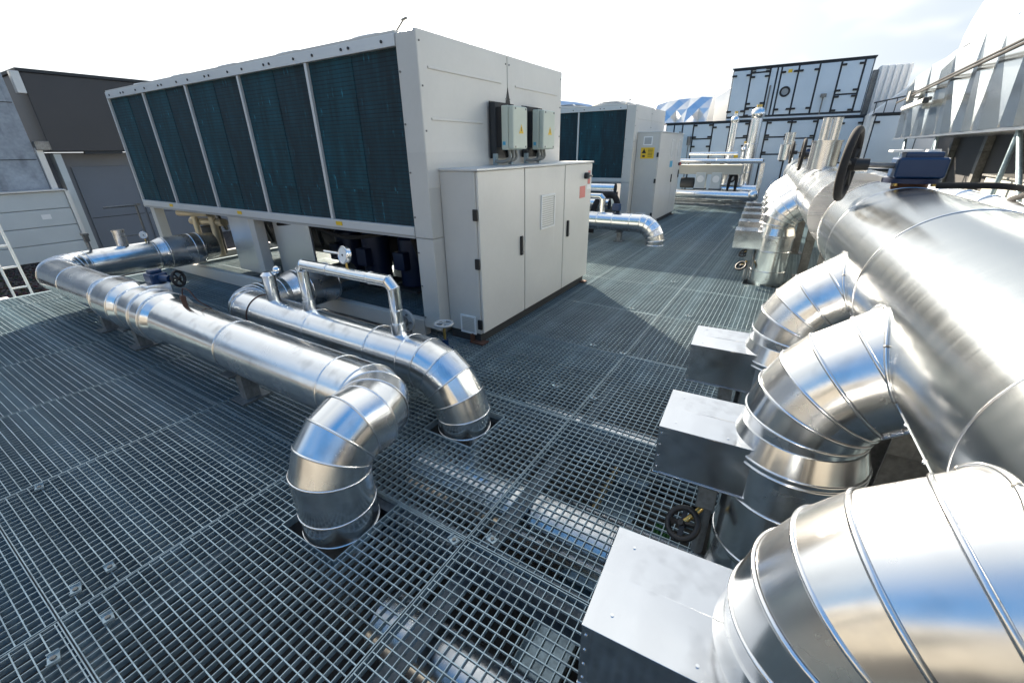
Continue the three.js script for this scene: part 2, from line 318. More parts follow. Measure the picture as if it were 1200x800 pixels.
// saddle clips that hold the grating panels
{
  const proto = new THREE.Group();
  mesh('saddle', [box(0.05, 0.004, 0.034, 0, 0.0045, 0, 0.001), box(0.004, 0.012, 0.034, -0.024, 0.0095, 0), box(0.004, 0.012, 0.034, 0.024, 0.0095, 0)], M.galv, proto);
  mesh('bolt_head', [rod(V(0, 0.006, 0), V(0, 0.013, 0), 0.009, 6)], M.steel, proto);
  for (const [x, z] of [[-2.14, -0.161], [-2.131, -0.048], [-1.873, -0.072], [-3.072, -0.152], [-1.856, 0.084], [-0.972, -1.03], [-0.827, -1.123], [-1.233, -3.32], [-0.947, -3.284], [-1.191, -2.501], [-0.889, -2.485], [-1.301, -5.49], [-1.082, -5.703], [-0.66, -4.493], [-1.237, -4.435]]) {
    const c = proto.clone(); c.name = numbered('grating_clip'); c.position.set(x, 0.001, z); c.rotation.y = (x * 37 % 1) * 0.3; scene.add(c);
    tag(c, 'small galvanised saddle clip bolted onto the floor grating', 'grating clip', 'saddle clips scattered on the grating');
  }
}
// pipes and ducts in the void below the floor
{
  const under = (name, label, y, z, x0, x1, r, mat) => { const t = thing(name, label, 'pipe', [x0, y, z]); const n = Math.ceil((x1 - x0) / 0.9), pts = []; for (let i = 0; i <= n; i++) pts.push(V((x1 - x0) * i / n, 0, 0)); clad(t, pts, r, { mat, seg: 28 }); mesh('end_cap', [rod(V(-0.01, 0, 0), V(0, 0, 0), r * 0.99, 28)], M.aluB, t); return t; };
  under('floor_void_pipe', 'silver clad pipe below the grating, leading to the middle box-jacketed riser', -0.42, -1.66, -1.75, 0.25, 0.2);
  under('floor_void_pipe', 'silver clad pipe below the grating, leading to the riser beside the header valve', -0.42, -2.52, -1.45, 0.2, 0.2);
  under('floor_void_pipe', 'silver clad pipe below the grating beside the low box with scratched side', -0.42, -0.78, -1.2, 0.3, 0.14);
  const t = thing('cable_tray', 'galvanised cable tray running below the grating', 'cable tray', [-0.55, -0.62, -1.2]);
  mesh('tray_bed', [box(0.22, 0.004, 3.4)], M.galv, t); for (const x of [-0.11, 0.11]) mesh('tray_side', [box(0.004, 0.06, 3.4, x, 0.03, 0)], M.galv, t);
  const c = thing('green_cable', 'bundle of green cables hanging below the grating', 'cable', [-0.28, -0.5, -1.15]);
  for (let i = 0; i < 5; i++) mesh('cable', [tube([V(i * 0.02, 0.05, 0.6), V(0.03 + i * 0.022, -0.05, 0.2), V(i * 0.02 - 0.02, 0, -0.3), V(i * 0.02, 0.05, -0.9)], 0.011, 20, 6)], M.green, c);
  const b = thing('underfloor_conduit', 'thin brass coloured conduit below the grating', 'conduit', [-0.62, -0.36, -1.95]);
  mesh('tube', [rod(V(0, 0, 0.25), V(0, 0, -0.35), 0.018, 10)], M.ochre, b);
}

// ---------------------------------------------------------------- chillers
// local frame: origin on the floor below the corner post between coil side and control end; x runs back along the coils, z away from the coil side
function chiller(o) {
  const t = thing('air_cooled_chiller', o.label, 'chiller', o.pos);
  const { L, D, top, nP } = o, cb = 1.02, ct = top - 0.08, post = 0.2;
  const F = (n, g, m, p = t) => mesh(n, g, m, p);
  // coil side: panels with frames
  const pw = (L - post) / nP, rec = -0.02;
  for (let i = 0; i < nP; i++) {
    const x1 = -post - i * pw - 0.017, x0 = -post - (i + 1) * pw + 0.017, xm = (x0 + x1) / 2 + 0.02;
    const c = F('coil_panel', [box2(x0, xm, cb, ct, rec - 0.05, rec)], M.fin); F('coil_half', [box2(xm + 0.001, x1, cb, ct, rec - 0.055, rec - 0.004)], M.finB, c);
    if (i) F('coil_post', [box2(x1 + 0.001, x1 + 0.033, cb, ct, -0.06, 0.006, 0.004)], M.rail);
  }
  F('coil_post', [box2(-L - 0.02, -L + 0.016, cb - 0.1, ct, -0.1, 0.006, 0.004)], M.rail);
  F('top_rail', [box2(-L, -post, ct + 0.001, top, -0.07, 0.012, 0.004)], M.rail);
  for (let i = 0; i < nP; i++) for (const f of [0.12, 0.46, 0.54, 0.88]) F('bolt_head', [rod(V(-post - (i + f) * pw, ct + 0.04, 0.008), V(-post - (i + f) * pw, ct + 0.04, 0.019), 0.011, 8)], M.dark);
  F('bottom_rail', [box2(-L, -post - 0.001, cb - 0.075, cb - 0.001, -0.09, 0.014, 0.004)], M.rail);
  F('lower_rail', [box2(-L, -post - 0.001, cb - 0.1, cb - 0.078, -0.07, 0.002)], M.paintGrey);
  for (const f of o.tags || []) F('yellow_tag', [box(0.09, 0.035, 0.004, -post - f * (L - post), cb - 0.035, 0.017)], M.yellow);
  F('corner_post', [box2(-post, -0.003, cb - 0.09, top, -0.5, 0, 0.006)], M.paintB);
  F('corner_post', [box2(-post + 0.003, -0.004, 0.1, cb - 0.093, -0.3, -0.003, 0.004)], M.paintB);
  // back, far end and roof
  F('back_panel', [box2(-L, -0.01, cb, top, -D, -D + 0.03)], M.fin);
  F('roof_panel', [box2(-L, -post, top + 0.001, top + 0.02, -D, 0)], M.paintB);
  F('end_wall', [box2(-L - 0.018, -L + 0.014, cb - 0.1, top - 0.081, -D, -0.11)], M.paintB);
  F('tray', [box2(-L, -0.21, cb - 0.12, cb - 0.102, -D + 0.02, -0.08)], M.paintGrey);
  // control end: two sheets with pressed slots
  const zs = -o.seam;
  F('end_sheet', [box2(-0.03, 0, o.cab.top - 0.15, top + 0.012, zs + 0.004, -0.004, 0.006)], M.paint);
  F('end_sheet', [box2(-0.03, 0, o.cab.top - 0.15, top + 0.012, -D, zs - 0.004, 0.006)], M.paint);
  F('lower_end_sheet', [box2(-0.03, -0.005, 0.1, o.cab.top - 0.153, -D, -0.31)], M.paintB);
  for (const [z0, z1, y] of o.slots) F('pressed_slot', [box2(-0.002, 0.008, y - 0.009, y + 0.009, z0, z1, 0.004)], M.paint);
  if (o.wedge) { const s = new THREE.Shape(); s.moveTo(-0.05, 0); s.lineTo(0.05, 0); s.lineTo(0, 0.16); const g = new THREE.ExtrudeGeometry(s, { depth: 0.003, bevelEnabled: false }); g.rotateY(Math.PI / 2); g.translate(0.001, o.wedge, zs); F('cable_notch', [uvMetres(g)], M.black); }
  for (const y of [1.1, 1.45, 1.8, 2.15]) F('post_screw', [rod(V(-post + 0.02, y, -0.002), V(-post + 0.02, y, 0.006), 0.008, 8)], M.steel);
  for (const y of [0.2, 0.5, 0.8]) F('post_screw', [rod(V(-post + 0.02, y, -0.005), V(-post + 0.02, y, 0.003), 0.008, 8)], M.steel);
  for (const z of [-0.03, zs + 0.03, zs - 0.03, -D + 0.03]) for (const y of [1.75, 2.05, 2.33]) F('sheet_screw', [rod(V(-0.002, y, z), V(0.006, y, z), 0.007, 8)], M.steel);
  // fans on the roof
  for (let i = 0; i < nP; i++) for (const z of [-D * 0.27, -D * 0.73]) {
    const c = V(-post - (i + 0.5) * pw, top + 0.02, z), R = 0.46;
    const f = F('fan_cowl', [rod(c, c.clone().add(V(0, 0.05, 0)), R, 32, R, true), torus(R, 0.012, c.clone().add(V(0, 0.05, 0)), V(0, 1, 0), 32, 6)], M.rail);
    const gs = []; for (const [rr, h] of [[0.40, 0.075], [0.30, 0.095], [0.2, 0.105], [0.1, 0.11]]) gs.push(torus(rr, 0.004, c.clone().add(V(0, h, 0)), V(0, 1, 0), 28, 5));
    for (let k = 0; k < 8; k++) { const a = k / 8 * 6.283; gs.push(tube([V(0.05 * Math.cos(a), 0.11, 0.05 * Math.sin(a)).add(c), V(0.3 * Math.cos(a), 0.095, 0.3 * Math.sin(a)).add(c), V(0.46 * Math.cos(a), 0.055, 0.46 * Math.sin(a)).add(c)], 0.005, 6, 5)); }
    F('fan_guard', gs, M.galvDark, f);
    F('fan_hub', [rod(c.clone().add(V(0, 0.01, 0)), c.clone().add(V(0, 0.09, 0)), 0.1, 16)], M.dark, f);
    const bl = []; for (let k = 0; k < 5; k++) { const a = k / 5 * 6.283 + i, g = box(0.34, 0.008, 0.16, 0.25, 0, 0); g.rotateX(0.5); g.rotateY(a); g.translate(c.x, c.y + 0.03, c.z); bl.push(g); } F('fan_blades', bl, M.dark, f);
  }
  // base frame and what stands on it
  F('base_beam', [box2(-L, -0.22, 0.0, 0.15, -0.10, -0.02, 0.004)], M.paintB);
  F('base_beam', [box2(-L, 0, 0.0, 0.15, -D + 0.02, -D + 0.10)], M.paintB);
  for (const f of [0.02, 0.5, 0.98]) F('cross_beam', [box2(-L * f - 0.05, -L * f + 0.05, 0.03, 0.13, -D + 0.11, -0.11)], M.paintGrey);
  for (const x of o.posts) F('leg_post', [box2(x - 0.06, x + 0.06, 0.151, cb - 0.102, -0.15, -0.03, 0.004)], M.paintB);
  for (const x of o.posts) F('leg_post', [box2(x - 0.06, x + 0.06, 0.151, cb - 0.122, -D + 0.04, -D + 0.16)], M.paintB);
  for (const [x0, x1] of o.access || []) F('access_panel', [box2(x0, x1, 0.18, cb - 0.14, -0.22, -0.19, 0.006)], M.sheet);
  if (o.inner) {
    for (const [x, z, s] of o.inner) {
      const c = F('compressor', [rod(V(x, 0.2, z), V(x, 0.72, z), 0.16 * s, 24), rod(V(x, 0.72, z), V(x, 0.80, z), 0.16 * s, 24, 0.09 * s)], M.blueDark);
      F('terminal_box', [box(0.16, 0.2, 0.1, x, 0.5, z + 0.19 * s, 0.01)], M.blueDark, c); F('compressor_foot', [box(0.4 * s, 0.03, 0.4 * s, x, 0.165, z)], M.dark, c);
    }
    F('evaporator_barrel', [rod(V(-4.9, 0.42, -1.5), V(-0.9, 0.42, -1.5), 0.26, 28)], M.black);
    for (const [x, y] of [[-1.3, 0.86], [-2.4, 0.82], [-3.6, 0.88]]) F('refrigerant_pipe', [tube([V(x, y, -0.35), V(x - 0.4, y + 0.01, -0.5), V(x - 0.8, y, -0.4), V(x - 1.1, y - 0.3, -0.6)], 0.028, 24, 8)], M.steel);
    F('header_tube', [rod(V(-5.5, 0.80, -0.35), V(-4.55, 0.84, -0.35), 0.045, 14), rod(V(-5.5, 0.66, -0.5), V(-4.5, 0.7, -0.5), 0.055, 14), rod(V(-5.2, 0.16, -0.42), V(-5.2, 0.8, -0.42), 0.04, 12), rod(V(-4.72, 0.2, -0.45), V(-4.72, 0.82, -0.45), 0.05, 12)], M.tan);
    F('liquid_receiver', [rod(V(-4.95, 0.2, -0.5), V(-4.95, 0.62, -0.5), 0.13, 20)], M.dark);
    F('cable_loom', [tube([V(-0.9, 0.86, -0.25), V(-1.4, 0.80, -0.2), V(-2.0, 0.87, -0.22), V(-2.6, 0.85, -0.2)], 0.022, 24, 6), tube([V(-0.55, 0.9, -0.3), V(-0.5, 0.6, -0.35), V(-0.6, 0.2, -0.5)], 0.03, 16, 6)], M.rubber);
    F('back_shutter', [box2(-2.6, -0.03, 0.15, cb - 0.125, -D + 0.17, -D + 0.19)], M.paintGrey);
  }
  // control cabinet on the end
  const k = o.cab, w = k.depth, cabBody = F('control_cabinet', [box2(0.002, w - 0.024, 0.09, k.top - 0.02, k.z1, k.z0, 0.006)], M.paintB);
  F('cabinet_lid', [box2(0.002, w + 0.012, k.top - 0.019, k.top, k.z1 - 0.008, k.z0 + 0.008, 0.004)], M.rail, cabBody);
  k.doors.forEach(([z0, z1], i) => {
    const d = F('cabinet_door', [box2(w - 0.022, w, 0.10, k.top - 0.022, z1 + 0.007, z0 - 0.007, 0.006)], M.paint);
    const h = k.handles[i]; if (h) { F('handle', [box2(w + 0.001, w + 0.022, h[1] - 0.09, h[1] + 0.09, h[0] - 0.018, h[0] + 0.018, 0.006)], M.black, d); F('lock', [rod(V(w + 0.02, h[1] - 0.06, h[0]), V(w + 0.028, h[1] - 0.06, h[0]), 0.012, 10)], M.steel, d); }
  });
  for (const y of [0.14, 0.55, 0.85]) F('hinge', [box2(w - 0.045, w - 0.002, y * k.top * 0.9 - 0.045, y * k.top * 0.9 + 0.045, k.z0 + 0.001, k.z0 + 0.022, 0.005)], M.black, cabBody);
  const grille = (c, n, sw, h, ax) => { // louvred vent: frame and slats
    const mk = (a0, a1, y0, y1, p0, p1) => ax ? box2(c.x + p0, c.x + p1, y0, y1, c.z + a0, c.z + a1) : box2(c.x + a0, c.x + a1, y0, y1, c.z + p0, c.z + p1);
    const v = F('vent_grille', [mk(-sw, sw, c.y + h - 0.015, c.y + h, 0, 0.012), mk(-sw, sw, c.y - h, c.y - h + 0.015, 0, 0.012), mk(-sw, -sw + 0.015, c.y - h + 0.016, c.y + h - 0.016, 0, 0.012), mk(sw - 0.015, sw, c.y - h + 0.016, c.y + h - 0.016, 0, 0.012), mk(-sw + 0.016, sw - 0.016, c.y - h + 0.016, c.y + h - 0.016, 0.0006, 0.002)], M.white);
    for (let i = 0; i < n; i++) { const y = c.y - h + 0.025 + (2 * h - 0.05) * i / (n - 1); F('slat', [mk(-sw + 0.016, sw - 0.016, y - 0.0045, y + 0.0045, 0.002, 0.011)], M.paintB, v); }
  };
  for (const g of k.grilles) grille(V(g[0], g[1], g[2]), g[3], g[4], g[5], g[6]);
  for (const [y, z, h, ww, m] of k.stickers) F('sticker', [box(0.002, h, ww, w + 0.0018, y, z)], M[m]);
  if (k.knob) { const [y, z] = k.knob; const b = F('main_switch', [rod(V(w, y, z), V(w + 0.03, y, z), 0.035, 18)], M.dark); F('switch_grip', [box(0.03, 0.07, 0.02, w + 0.045, y, z, 0.006)], M[k.knob[2] || 'steel'], b); F('switch_shaft', [rod(V(w + 0.03, y, z), V(w + 0.09, y, z), 0.011, 10)], M.steel, b); }
  F('plinth', [box2(0.006, w - 0.04, 0.0, 0.088, k.z1 + 0.03, k.z0 - 0.01)], M.dark, cabBody);
  for (const z of [k.z0 + 0.0, k.z1 + 0.07]) F('foot_bracket', [box(0.14, 0.012, 0.10, w - 0.05, 0.012, z), box(0.012, 0.07, 0.10, w - 0.11, 0.053, z)], M.rust, cabBody);
  F('mast_light', [rod(V(-0.3, top + 0.02, -0.1), V(-0.19, top + 0.10, -0.1), 0.006, 6), rod(V(-0.21, top + 0.097, -0.1), V(-0.16, top + 0.105, -0.1), 0.009, 6)], M.steel);
  return t;
}
chiller({
  pos: [-2.48, 0, -2.72], L: 5.62, D: 2.36, top: 2.39, nP: 5, seam: 1.205, posts: [-5.5, -2.86],
  label: 'large grey chiller with five dark coil panels and two small boxes on its cabinet',
  tags: [0.18, 0.51, 0.83], wedge: 1.985,
  slots: [[-1.095, -0.10, 2.175], [-0.78, -0.10, 1.835], [-2.25, -1.34, 2.168], [-2.25, -1.75, 1.83]],
  access: [[-3.72, -3.02], [-2.7, -2.0]],
  inner: [[-1.6, -0.75, 1], [-1.05, -0.8, 1], [-2.15, -0.8, 1], [-0.6, -1.1, 0.8]],
  cab: {
    depth: 0.38, top: 1.48, z0: -0.137, z1: -2.495, doors: [[-0.139, -0.877], [-0.877, -1.736], [-1.736, -2.493]],
    handles: [[-0.80, 0.775], null, [-1.83, 0.785]], grilles: [[0.380, 1.03, -1.34, 14, 0.15, 0.165, true], [0.22, 0.165, -0.137, 9, 0.085, 0.085, false]],
    stickers: [[1.30, -2.40, 0.15, 0.07, 'pink'], [1.15, -2.22, 0.13, 0.16, 'pink'], [1.2, -2.40, 0.06, 0.12, 'white']], knob: [1.325, -2.28],
  },
});
chiller({
  pos: [-3.08, 0, -9.85], L: 5.62, D: 2.40, top: 2.44, nP: 5, seam: 1.2, posts: [-5.5, -2.86],
  label: 'further chiller with a yellow warning plate and a red switch on its control cabinet',
  tags: [], wedge: 0, slots: [[-2.2, -0.15, 2.2]], access: [],
  cab: {
    depth: 0.50, top: 1.94, z0: -0.25, z1: -2.42, doors: [[-0.252, -1.72], [-1.72, -2.418]],
    handles: [[-1.6, 0.95], [-2.32, 1.02]], grilles: [[0.50, 1.6, -1.35, 14, 0.07, 0.2, true], [0.50, 1.6, -2.05, 14, 0.07, 0.2, true], [0.24, 0.2, -0.25, 7, 0.11, 0.08, false]],
    stickers: [[1.27, -1.45, 0.14, 0.26, 'cyan']], knob: [1.25, -2.25, 'red'],
  },
});
// plates on the near side of the further chiller's cabinet
{
  const t = thing('warning_plate', 'yellow warning plate with black print on the further chiller cabinet', 'sign', [-2.83, 1.52, -10.098]);
  mesh('plate', [box(0.29, 0.22, 0.004)], M.yellow, t);
  const pr = []; for (let i = 0; i < 6; i++) pr.push(box(0.10, 0.010, 0.001, 0.06, 0.075 - i * 0.028, 0.0028)); mesh('print_lines', pr, M.black, t);
  const s = new THREE.Shape(); s.moveTo(-0.05, -0.045); s.lineTo(0.05, -0.045); s.lineTo(0, 0.05); const g = new THREE.ExtrudeGeometry(s, { depth: 0.001, bevelEnabled: false }); g.translate(-0.075, 0.04, 0.0024); mesh('warning_triangle', [uvMetres(g)], M.black, t);
  mesh('pictogram', [box(0.06, 0.04, 0.001, -0.075, -0.06, 0.0028)], M.black, t);
  const f = thing('filter_vent', 'small grey square vent above the yellow warning plate', 'vent', [-2.84, 1.76, -10.098]);
  mesh('frame', [box(0.19, 0.17, 0.006)], M.white, f); mesh('mesh_insert', [box(0.15, 0.13, 0.003, 0, 0, 0.0045)], M.paintGrey, f);
}
// frequency drive boxes on top of the near cabinet
for (const [z, lab] of [[-3.73, 'pale green electrical box with warning triangle, nearer the coil panels'], [-4.30, 'pale green electrical box with warning triangle, nearer the red stickers']]) {
  const t = thing('drive_box', lab, 'electrical box', [-2.455, 1.48, z], 0, 'drive boxes above the control cabinet');
  mesh('back_plate', [box2(0, 0.008, 0.06, 0.53, -0.17, 0.16)], M.black, t);
  mesh('mounting_channel', [box2(0.009, 0.06, 0.10, 0.52, 0.10, 0.155), box2(0.009, 0.06, 0.10, 0.52, -0.165, -0.11)], M.dark, t);
  mesh('heat_sink', [box2(0.061, 0.11, 0.15, 0.48, -0.13, 0.135)], M.black, t);
  mesh('housing', [box2(0.111, 0.18, 0.13, 0.49, -0.13, 0.135, 0.008)], M.drive, t);
  mesh('front_cover', [box2(0.181, 0.235, 0.135, 0.485, -0.125, 0.13, 0.014)], M.drive, t);
  const s = new THREE.Shape(); s.moveTo(-0.04, -0.035); s.lineTo(0.04, -0.035); s.lineTo(0, 0.04); let g = new THREE.ExtrudeGeometry(s, { depth: 0.0015, bevelEnabled: false }); g.rotateY(Math.PI / 2); g.translate(0.2355, 0.30, -0.01);
  const w = mesh('warning_triangle', [uvMetres(g)], M.yellow, t);
  mesh('lightning_mark', [box2(0.2372, 0.238, 0.282, 0.318, -0.014, -0.006)], M.black, w);
  for (const y of [0.155, 0.465]) for (const zz of [-0.09, 0.09]) mesh('screw', [rod(V(0.232, y, zz), V(0.238, y, zz), 0.009, 8)], M.steel, t);
  for (const zz of [0.13, -0.14]) mesh('stand_leg', [box2(0.02, 0.055, 0.002, 0.10, zz - 0.018, zz + 0.018)], M.galv, t);
  for (let i = 0; i < 3; i++) mesh('cable', [tube([V(0.15, 0.13, 0.07 - i * 0.06), V(0.15, 0.06, 0.06 - i * 0.06), V(0.10, 0.03, 0.10 - i * 0.03), V(0.04, 0.035, 0.15)], 0.014, 16, 8)], M.cable, t);
  mesh('label_plate', [box2(0.125, 0.155, 0.17, 0.20, 0.1352, 0.1362)], M.cyan, t);
}

// ---------------------------------------------------------------- insulated pipes in front of the near chiller
const X = V(1, 0, 0), Y = V(0, 1, 0), Z = V(0, 0, 1), NX = V(-1, 0, 0), NY = V(0, -1, 0);
const local = b => (x, y, z) => V(x - b[0], y - b[1], z - b[2]);
function gauge(t, p, axis, r = 0.052) {             // round dial on a stem
  const a = axis.clone().normalize(), g = mesh('pressure_gauge', [rod(p.clone().addScaledVector(a, -0.03), p, r, 28), torus(r, 0.005, p, a, 28, 6)], M.bead, t);
  mesh('dial', [rod(p.clone().addScaledVector(a, 0.0005), p.clone().addScaledVector(a, 0.002), r * 0.92, 28)], M.white, g);
  mesh('needle', [bar(p.clone().addScaledVector(a, 0.004), p.clone().addScaledVector(a, 0.004).add(V(r * 0.4, -r * 0.5, 0)), 0.004, 0.002), rod(p.clone().addScaledVector(a, 0.002), p.clone().addScaledVector(a, 0.006), 0.006, 8)], M.black, g);
  mesh('gauge_stem', [rod(p.clone().add(V(0, -r - 0.06, 0)).addScaledVector(a, -0.015), p.clone().add(V(0, -r, 0)).addScaledVector(a, -0.015), 0.008, 10)], M.brass, g);
  return g;
}
function pipeShoe(t, x, z, yTop, alongX = true) {   // support under a pipe
  mesh('pipe_support', [box(alongX ? 0.08 : 0.26, yTop - 0.02, alongX ? 0.10 : 0.08, x, (yTop - 0.02) / 2 + 0.004, z), box(0.16, 0.012, 0.20, x, 0.009, z), box(0.12, 0.012, 0.26, x, yTop - 0.014, z)], M.galvDark, t);
}
{
  const b = [-4.4, 0, -1.25], P = local(b), y = 0.42, r = 0.175;
  const t = thing('insulated_pipe', 'long silver clad pipe with blue valve that ducks through the grating', 'pipe', b);
  const zs = -1.25, xr = -1.545, zf = -0.87, xl = -6.95;
  const pts = [P(xl, y, -2.98), P(xl, y, -2.25), ...bend(P(xl, y, zs), Z, X, 0.36, 7), P(-6.0, y, zs), P(-5.15, y, zs), P(-4.05, y, zs), P(-2.95, y, zs), P(-1.90, y, zs), ...bend(P(xr, y, zs), X, Z, 0.185, 4), ...bend(P(xr, y, zf), Z, NY, 0.185, 4), P(xr, 0.09, zf), P(xr, -0.03, zf), P(xr, -0.6, zf)];
  clad(t, pts, r, { bead: 0.0042, seg: 48 });
  // jacket over the flange at the chiller and the valve jacket on the long run
  mesh('flange_jacket', [rod(P(xl, y, -2.80), P(xl, y, -2.36), 0.205, 40), rod(P(xl, y, -2.36), P(xl, y, -2.27), 0.205, 40, 0.177)], M.aluB, t);
  for (const z of [-2.78, -2.68, -2.38]) mesh('jacket_band', [torus(0.206, 0.006, P(xl, y, z), Z, 40, 6)], M.bead, t);
  mesh('valve_jacket', [rod(P(-5.02, y, zs), P(-4.62, y, zs), 0.205, 44), rod(P(-5.1, y, zs), P(-5.02, y, zs), 0.172, 44, 0.205), rod(P(-4.62, y, zs), P(-4.54, y, zs), 0.205, 44, 0.182), rod(P(-4.54, y, zs), P(-4.24, y, zs), 0.182, 44), rod(P(-4.24, y, zs), P(-3.98, y, zs), 0.202, 44), rod(P(-3.98, y, zs), P(-3.9, y, zs), 0.202, 44, 0.172)], M.aluC, t);
  for (const x of [-5.0, -4.64, -4.5, -4.28, -4.2, -4.02]) mesh('jacket_band', [torus(x < -4.6 || x > -4.22 ? 0.206 : 0.184, 0.006, P(x, y, zs), X, 44, 6)], M.bead, t);
  mesh('valve_neck_box', [box(0.13, 0.13, 0.18, -4.50 - b[0], y + 0.12, -0.14, 0.01)], M.alu, t);
  const v = mesh('valve_actuator', [box(0.15, 0.085, 0.13, -4.52 - b[0], y + 0.225, -0.17, 0.015), box(0.09, 0.03, 0.09, -4.52 - b[0], y + 0.28, -0.17, 0.01), rod(P(-4.45, y + 0.225, -1.43), P(-4.36, y + 0.225, -1.46), 0.03, 16)], M.blue, t);
  mesh('valve_shaft', [rod(P(-4.40, y + 0.225, -1.44), P(-4.30, y + 0.23, -1.50), 0.012, 8)], M.black, v);
  wheel(t, P(-4.30, y + 0.225, -1.5), V(0.75, 0.1, -0.4), 0.062, 0.012, M.black);
  const sn = mesh('sensor_boss', [rod(P(-3.62, y + r - 0.01, zs), P(-3.62, y + r + 0.05, zs), 0.016, 12), box(0.034, 0.034, 0.034, -3.62 - b[0], y + r + 0.06, 0, 0.008)], M.rust, t);
  mesh('sensor_wire', [tube([P(-3.62, y + r + 0.07, zs), P(-3.60, y + r + 0.13, -1.26), P(-3.53, y + r + 0.12, -1.27), P(-3.50, y + r + 0.05, -1.29), P(-3.49, y + 0.14, -1.36)], 0.004, 20, 6)], M.rust, sn);
  // vent stub, thermometer and gauge branch over the short run
  const st = mesh('vent_stub', [rod(P(xl, y + r - 0.02, -1.97), P(xl, y + r + 0.17, -1.97), 0.06, 24)], M.alu, t);
  mesh('stub_cap', [rod(P(xl, y + r + 0.17, -1.97), P(xl, y + r + 0.185, -1.97), 0.066, 24)], M.bead, st);
  mesh('air_vent', [rod(P(xl, y + r, -1.66), P(xl, y + r + 0.10, -1.66), 0.016, 10), box(0.05, 0.07, 0.05, xl - b[0], y + r + 0.13, -1.66 - b[2], 0.008), box(0.09, 0.03, 0.06, xl - b[0], y + r + 0.18, -1.66 - b[2], 0.006)], M.steel, t);
  mesh('gauge_pipe', [rod(P(xl, y + r - 0.01, -2.24), P(xl, y + r + 0.45, -2.24), 0.012, 10), rod(P(xl, y + r + 0.45, -2.25), P(xl, y + r + 0.45, -1.92), 0.012, 10), rod(P(xl, y + r + 0.1, -2.24), P(xl, y + r + 0.1, -2.04), 0.007, 8)], M.steel, t);
  gauge(t, P(xl + 0.03, y + r + 0.09, -2.20), V(0.9, 0.1, 0.5), 0.04);
  for (const x of [-5.6, -3.02]) pipeShoe(t, x - b[0], 0, y - r);
  pipeShoe(t, -4.8 - b[0], 0, y - 0.205);
}
{
  const b = [-2.8, 0, -1.79], P = local(b), y = 0.36, r = 0.165, zs = -1.79, xl = -4.0, xr = -1.5;
  const t = thing('insulated_pipe', 'shorter silver clad pipe carrying a small bypass pipe and gauge', 'pipe', b);
  const pts = [P(xl, y, -2.98), P(xl, y, -2.15), ...bend(P(xl, y, zs), Z, X, 0.22, 5), P(-2.86, y, zs), P(-2.2, y, zs), P(-1.90, y, zs), ...bend(P(xr, y, zs), X, NY, 0.33, 5), P(xr, -0.02, zs), P(xr, -0.6, zs)];
  clad(t, pts, r, { bead: 0.0042, seg: 48, shift: 1 });
  mesh('flange_jacket', [rod(P(xl, y, -2.72), P(xl, y, -2.30), 0.20, 40), rod(P(xl, y, -2.30), P(xl, y, -2.20), 0.20, 40, 0.168)], M.aluB, t);
  for (const z of [-2.70, -2.40, -2.34]) mesh('jacket_band', [torus(0.201, 0.006, P(xl, y, z), Z, 40, 6)], M.bead, t);
  mesh('strap', [torus(r + 0.002, 0.005, P(-3.60, y, zs), X, 40, 6)], M.rust, t);
  mesh('strap_lock', [box(0.03, 0.03, 0.04, -3.6 - b[0], y + 0.15, -0.10)], M.rust, t);
  const st = mesh('vent_stub', [rod(P(-3.42, y + r - 0.02, zs), P(-3.42, y + r + 0.20, zs), 0.05, 24)], M.alu, t);
  mesh('stub_cap', [rod(P(-3.42, y + r + 0.20, zs), P(-3.42, y + r + 0.225, zs), 0.058, 24, 0.03)], M.bead, st);
  mesh('stub_ball', [new THREE.SphereGeometry(0.035, 18, 12).translate(-3.40 - b[0], y + r + 0.225, -0.07)], M.bead, st);
  // bypass
  const yb = 0.865, rb = 0.038, x0 = -2.94, x1 = -2.0;
  const { segs, beads } = sleeves([P(x0, y + r - 0.03, zs), P(x0, y + r + 0.09, zs), ...bend(P(x0, yb, zs), Y, X, 0.06, 2), P(-2.62, yb, zs), P(-2.2, yb, zs), ...bend(P(x1, yb, zs), X, NY, 0.075, 2), P(x1, y + r + 0.16, zs), P(x1, y + r - 0.03, zs)], rb, { seg: 24, bead: 0.003 });
  const by = mesh('bypass_pipe', [...segs], M.aluC, t); beads.forEach(g => mesh('joint_bead', g, M.bead, by));
  for (const x of [x0, x1]) mesh('bypass_collar', [rod(P(x, y + r - 0.02, zs), P(x, y + r + 0.07, zs), 0.048, 24)], M.alu, by);
  gauge(t, P(-2.44, yb + rb + 0.085, zs), V(-0.15, 0.2, 1), 0.055);
  mesh('thermometer_pocket', [rod(P(-2.66, yb + rb + 0.085, zs - 0.02), P(-2.49, yb + rb + 0.085, zs - 0.02), 0.008, 8)], M.bead, t);
  for (const x of [-3.2, -2.3]) pipeShoe(t, x - b[0], 0, y - r);
}
